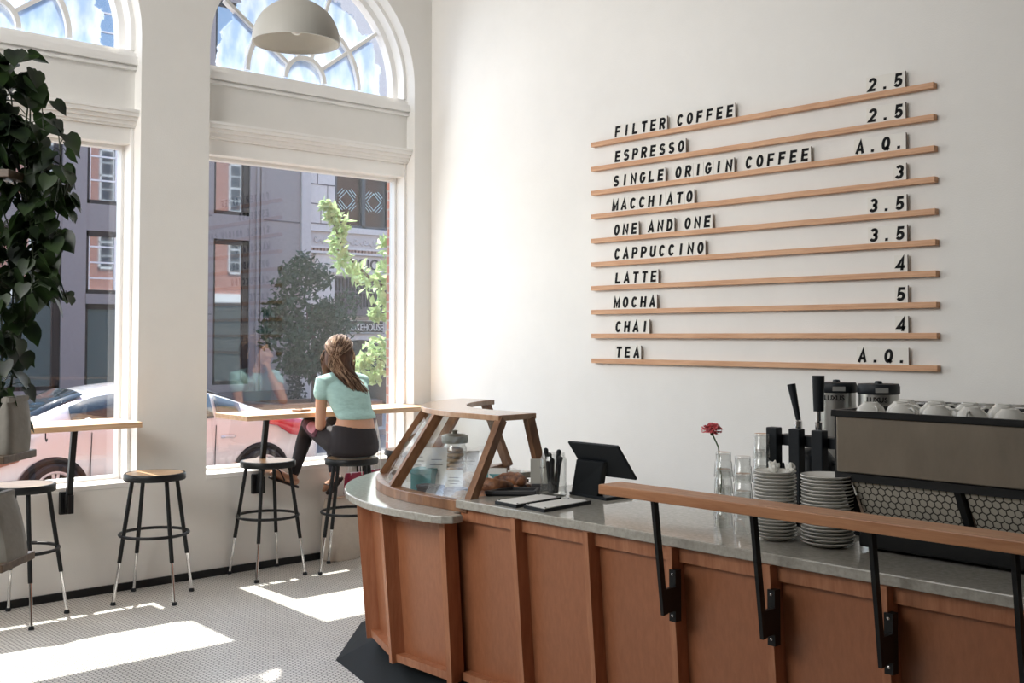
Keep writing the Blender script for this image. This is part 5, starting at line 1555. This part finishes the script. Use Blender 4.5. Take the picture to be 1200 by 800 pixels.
for H_, K_, A_ in ((HL, KL, AL), (HR, KR, AR)):
    lg.capsule([H_, H_.lerp(K_, .5), K_], [.092, .080, .058], 18); lg.capsule([K_, K_.lerp(A_, .35), K_.lerp(A_, .93)], [.055, .055, .036], 16)
me = blob(lg, .0065, 14); me.transform(Matrix.Translation(-wo.location)); me.materials.append(legm)
o = bpy.data.objects.new('leggings', me); C.objects.link(o); o.parent = wo; o['label'] = 'black leggings with plum side panels'
plum = mat('legging_plum', (.085, .022, .04), .8); pinkm = mat('pink_mesh', (.55, .22, .30), .7)


def strip(name, a, b, ra, rb, dirv, wdt, m, n=8):
    """A cloth panel lying on a limb from a to b, on the side of dirv."""
    ax = (b - a).normalized(); dv = (dirv - ax * dirv.dot(ax)).normalized(); sv = ax.cross(dv)
    mb = MB(); vs = []
    for i in range(n + 1):
        p = a.lerp(b, i / n); r = ra + (rb - ra) * i / n
        k = wdt * math.sin(PI * (.08 + .84 * i / n)) ** .5
        for j in range(7):
            t_ = (j / 3 - 1) * k; vs.append(p + dv * r * math.cos(t_) + sv * r * math.sin(t_))
    mb.add(vs, [(i * 7 + j, i * 7 + j + 1, (i + 1) * 7 + j + 1, (i + 1) * 7 + j) for i in range(n) for j in range(6)])
    o = mb.build(name, m, None, smooth=True, off=wo.location); o.parent = wo
    s_ = o.modifiers.new('t', 'SOLIDIFY'); s_.thickness = .003; s_.offset = 0
    return o


strip('side_panel', HL.lerp(KL, .42), KL, .085, .0595, V((.35, -1, .25)), .75, plum)
pk = strip('mesh_panel', HL.lerp(KL, .50), HL.lerp(KL, .80), .086, .072, V((.5, -1, .45)), .55, pinkm)
pk['label'] = 'pink ribbed mesh panel on the thigh'
sm_ = MB()
for i in range(5):
    c = HL.lerp(KL, .55 + .05 * i); r = .0845 - .0028 * i; ax = (KL - HL).normalized(); dv = V((.5, -1, .45)); dv = (dv - ax * dv.dot(ax)).normalized(); sv = ax.cross(dv)
    sm_.tube([c + (dv * math.cos(t_) + sv * math.sin(t_)) * (r + .001) for t_ in (-.5, -.25, 0, .25, .5)], .0022, 6)
o = sm_.build('rib', mat('pink_light', (.70, .40, .46), .7), None, off=wo.location); o.parent = pk

# flip-flops
sole = mat('sandal_sole', (.03, .02, .02), .7)
for an, toe, (heel, d_, sdv) in ((AL, TL, fl_), (AR, TR, fr_)):
    dn = sdv.cross(d_).normalized()
    if dn.z > 0: dn = -dn
    a = heel - d_ * .03 + dn * .034; b = toe + d_ * .022 + dn * .030
    rings = []
    for t_, k in ((0, .018), (.08, .03), (.3, .033), (.5, .032), (.75, .042), (.92, .036), (1, .018)):
        p = a.lerp(b, t_); rings.append([p + sdv * k + dn * -.005, p - sdv * k + dn * -.005, p - sdv * k + dn * .009, p + sdv * k + dn * .009])
    s_ = MB().loft(rings).build('flip_flop', sole, None, off=wo.location, bevel=.003); s_.parent = wo
    c = heel.lerp(toe, .86); e1 = heel.lerp(toe, .45)
    st_ = MB()
    for q in (-1, 1): st_.tube([c + dn * .01 - dn * .05, heel.lerp(toe, .68) + sdv * q * .028 - dn * .028, e1 + sdv * q * .037 + dn * .018], .0045, 8)
    x_ = st_.build('strap', sole, None, smooth=True, off=wo.location); x_.parent = s_

# hair: brown, sunlight painted into the pale strands, half tied back, falling over the back
hairm = mat('hair_brown', (.10, .05, .03),   .62, ramp=((.022, .010, .007), (.12, .058, .034)), scale=26, stretch=(1, 1, .25), spec=.25)
hr = MB()
hr.ell(hp_(-.022, 0, .036), (.110, .098, .106), hq, 24, 16)
hr.ell(hp_(-.055, 0, -.02), (.075, .092, .095), hq, 20, 14)
hr.capsule([hp_(-.075, -.03, .01), hp_(-.075, -.035, -.07), SHO + V((.085, .035, .005)), SHO + V((.115, .075, -.075)), SHO + V((.125, .115, -.135))], [.05, .052, .040, .026, .010], 14)
hr.capsule([hp_(-.03, .08, .0), hp_(-.035, .088, -.07), hp_(-.03, .082, -.13), SHO + V((.035, -.10, .01))], [.03, .038, .032, .014], 12)
hr.capsule([hp_(-.01, -.075, .0), hp_(-.02, -.075, -.08), hp_(-.01, -.065, -.15)], [.024, .028, .012], 12)
hbase = blob(hr, .006, 4)
# cut the face free: keep hair behind the hairline
bmh = bmesh.new(); bmh.from_mesh(hbase)
inv = HM.inverted()
for v in bmh.verts:
    l = inv @ (v.co - HEAD)
    lim = .058 - max(0, .075 - l.z) * .55 + (0.02 if l.z > .07 else 0)
    if l.z > -.16 and l.x > lim and abs(l.y) < .11: v.co = HEAD + HM @ V((lim + (l.x - lim) * .12 - .002, l.y * (.97 if l.z < .06 else .96), l.z * (.985)))
bmh.to_mesh(hbase); bmh.free()
hbase.transform(Matrix.Translation(-wo.location)); hbase.materials.append(hairm)
o = bpy.data.objects.new('hair', hbase); C.objects.link(o); o.parent = wo
light = mat('hair_sunlit', (.34, .20, .115), .4, ramp=((.17, .085, .045), (.50, .34, .22)), scale=30, spec=.6)
stn = MB(); rs = random.Random(3)
for i in range(330):
    th = rs.uniform(-1.25, 1.25); y0_ = math.sin(th); 
    a0 = hp_(-.022 + .078 * math.cos(th) * .5 + rs.uniform(-.01, .01), .092 * y0_ * .8, .036 + .106 * math.cos(th) * .97)
    r_ = rs.random()
    mid1 = hp_(-.085 - .04 * math.cos(th), .104 * y0_ * (1.0 if r_ < .5 else .9) , .055 * math.cos(th))
    top_ = abs(th) < .95 or r_ < .5
    if top_:
        d0 = V((rs.uniform(-.35, .75), rs.uniform(-.95, .95), rs.uniform(.35, 1))).normalized(); d1 = V((-1, rs.uniform(-.28, .22), rs.uniform(-.42, -.1))).normalized()
        k_ = rs.uniform(1.0, 1.055); pts = []
        for q in range(6):
            dd = d0.lerp(d1, q / 5).normalized(); pts.append(hp_(-.022 + .110 * dd.x * k_, .098 * dd.y * k_, .036 + .106 * dd.z * k_))
        end = SHO + V((.118 + rs.uniform(0, .02), .06 + rs.uniform(-.07, .065), -.05 - rs.uniform(0, .09)))
        m3 = hp_(-.124, -.012 + .062 * d0.y, -.075)
        pts += [m3, m3.lerp(end, .55) + V((.02, rs.uniform(-.015, .015), 0)), end]
    else:
        sg = 1 if th > 0 else -1
        pts = [a0, hp_(-.045, sg * .108, .02), hp_(-.05, sg * .112, -.05), hp_(-.04, sg * .104, -.115), hp_(-.035 + rs.uniform(-.02, .02), sg * .08, -.165)]
    # smooth the strand
    P2 = []
    for k in range(len(pts) - 1):
        p0 = pts[max(k - 1, 0)]; p1 = pts[k]; p2 = pts[k + 1]; p3 = pts[min(k + 2, len(pts) - 1)]
        for q in range(4):
            t_ = q / 4
            P2.append(.5 * ((2 * p1) + (p2 - p0) * t_ + (2 * p0 - 5 * p1 + 4 * p2 - p3) * t_ ** 2 + (3 * p1 - p0 - 3 * p2 + p3) * t_ ** 3))
    P2.append(pts[-1])
    ph, am = rs.uniform(0, 6.28), rs.uniform(.004, .012)
    for k in range(len(P2)):
        u_ = k / len(P2); am_ = am * (.35 if top_ and u_ < .55 else 1); P2[k] = P2[k] + (Yh * math.sin(ph + 13 * u_) + FACE * -abs(math.cos(ph + 9 * u_)) * .5) * am_ * min(1, u_ * 3)
    w0 = rs.uniform(.0016, .0042)
    stn.cur = 1 if (i % 2 == 0) else 0
    stn.tube(P2, [w0 * (1 - .5 * k / len(P2)) for k in range(len(P2))], 5)
x_ = stn.build('hair_strand', [hairm, light], None, smooth=True, off=wo.location); x_.parent = o
c_ = MB().tube([hp_(-.128, -.022, .0), hp_(-.136, 0, .012), hp_(-.128, .022, .0)], .004, 8).build('hair_clip', chrome, None, smooth=True, off=wo.location); c_.parent = o

# brows, lash lines and lips


def qd(p, n=9):
    """A smooth curve through three points."""
    return [p[0] * ((1 - t) * (1 - 2 * t)) + p[1] * (4 * t * (1 - t)) + p[2] * (t * (2 * t - 1)) for t in [i / (n - 1) for i in range(n)]]


def taper(r, n=9, e=.3): return [r * (e + (1 - e) * math.sin(PI * i / (n - 1))) for i in range(n)]


for sy in (-1, 1):
    q = MB().tube(qd([hp_(.089, sy * .014, .029), hp_(.091, sy * .031, .034), hp_(.078, sy * .048, .028)]), taper(.0026), 6).build('eyebrow', hairm, None, smooth=True, off=wo.location); q.parent = wo
    q = MB().tube(qd([hp_(.083, sy * .017, .000), hp_(.0885, sy * .030, -.004), hp_(.079, sy * .045, -.001)]), taper(.0016), 6).build('eyelash', hairm, None, smooth=True, off=wo.location); q.parent = wo
lipm = mat('lip', (.42, .16, .13), .45)
q = MB().tube(qd([hp_(.087, -.021, -.059), hp_(.0985, 0, -.0545), hp_(.087, .021, -.059)]), taper(.004), 8)
q.tube(qd([hp_(.087, -.019, -.061), hp_(.0965, 0, -.0650), hp_(.087, .019, -.061)]), taper(.0048), 8)
q = q.build('lips', lipm, None, smooth=True, off=wo.location); q.parent = wo
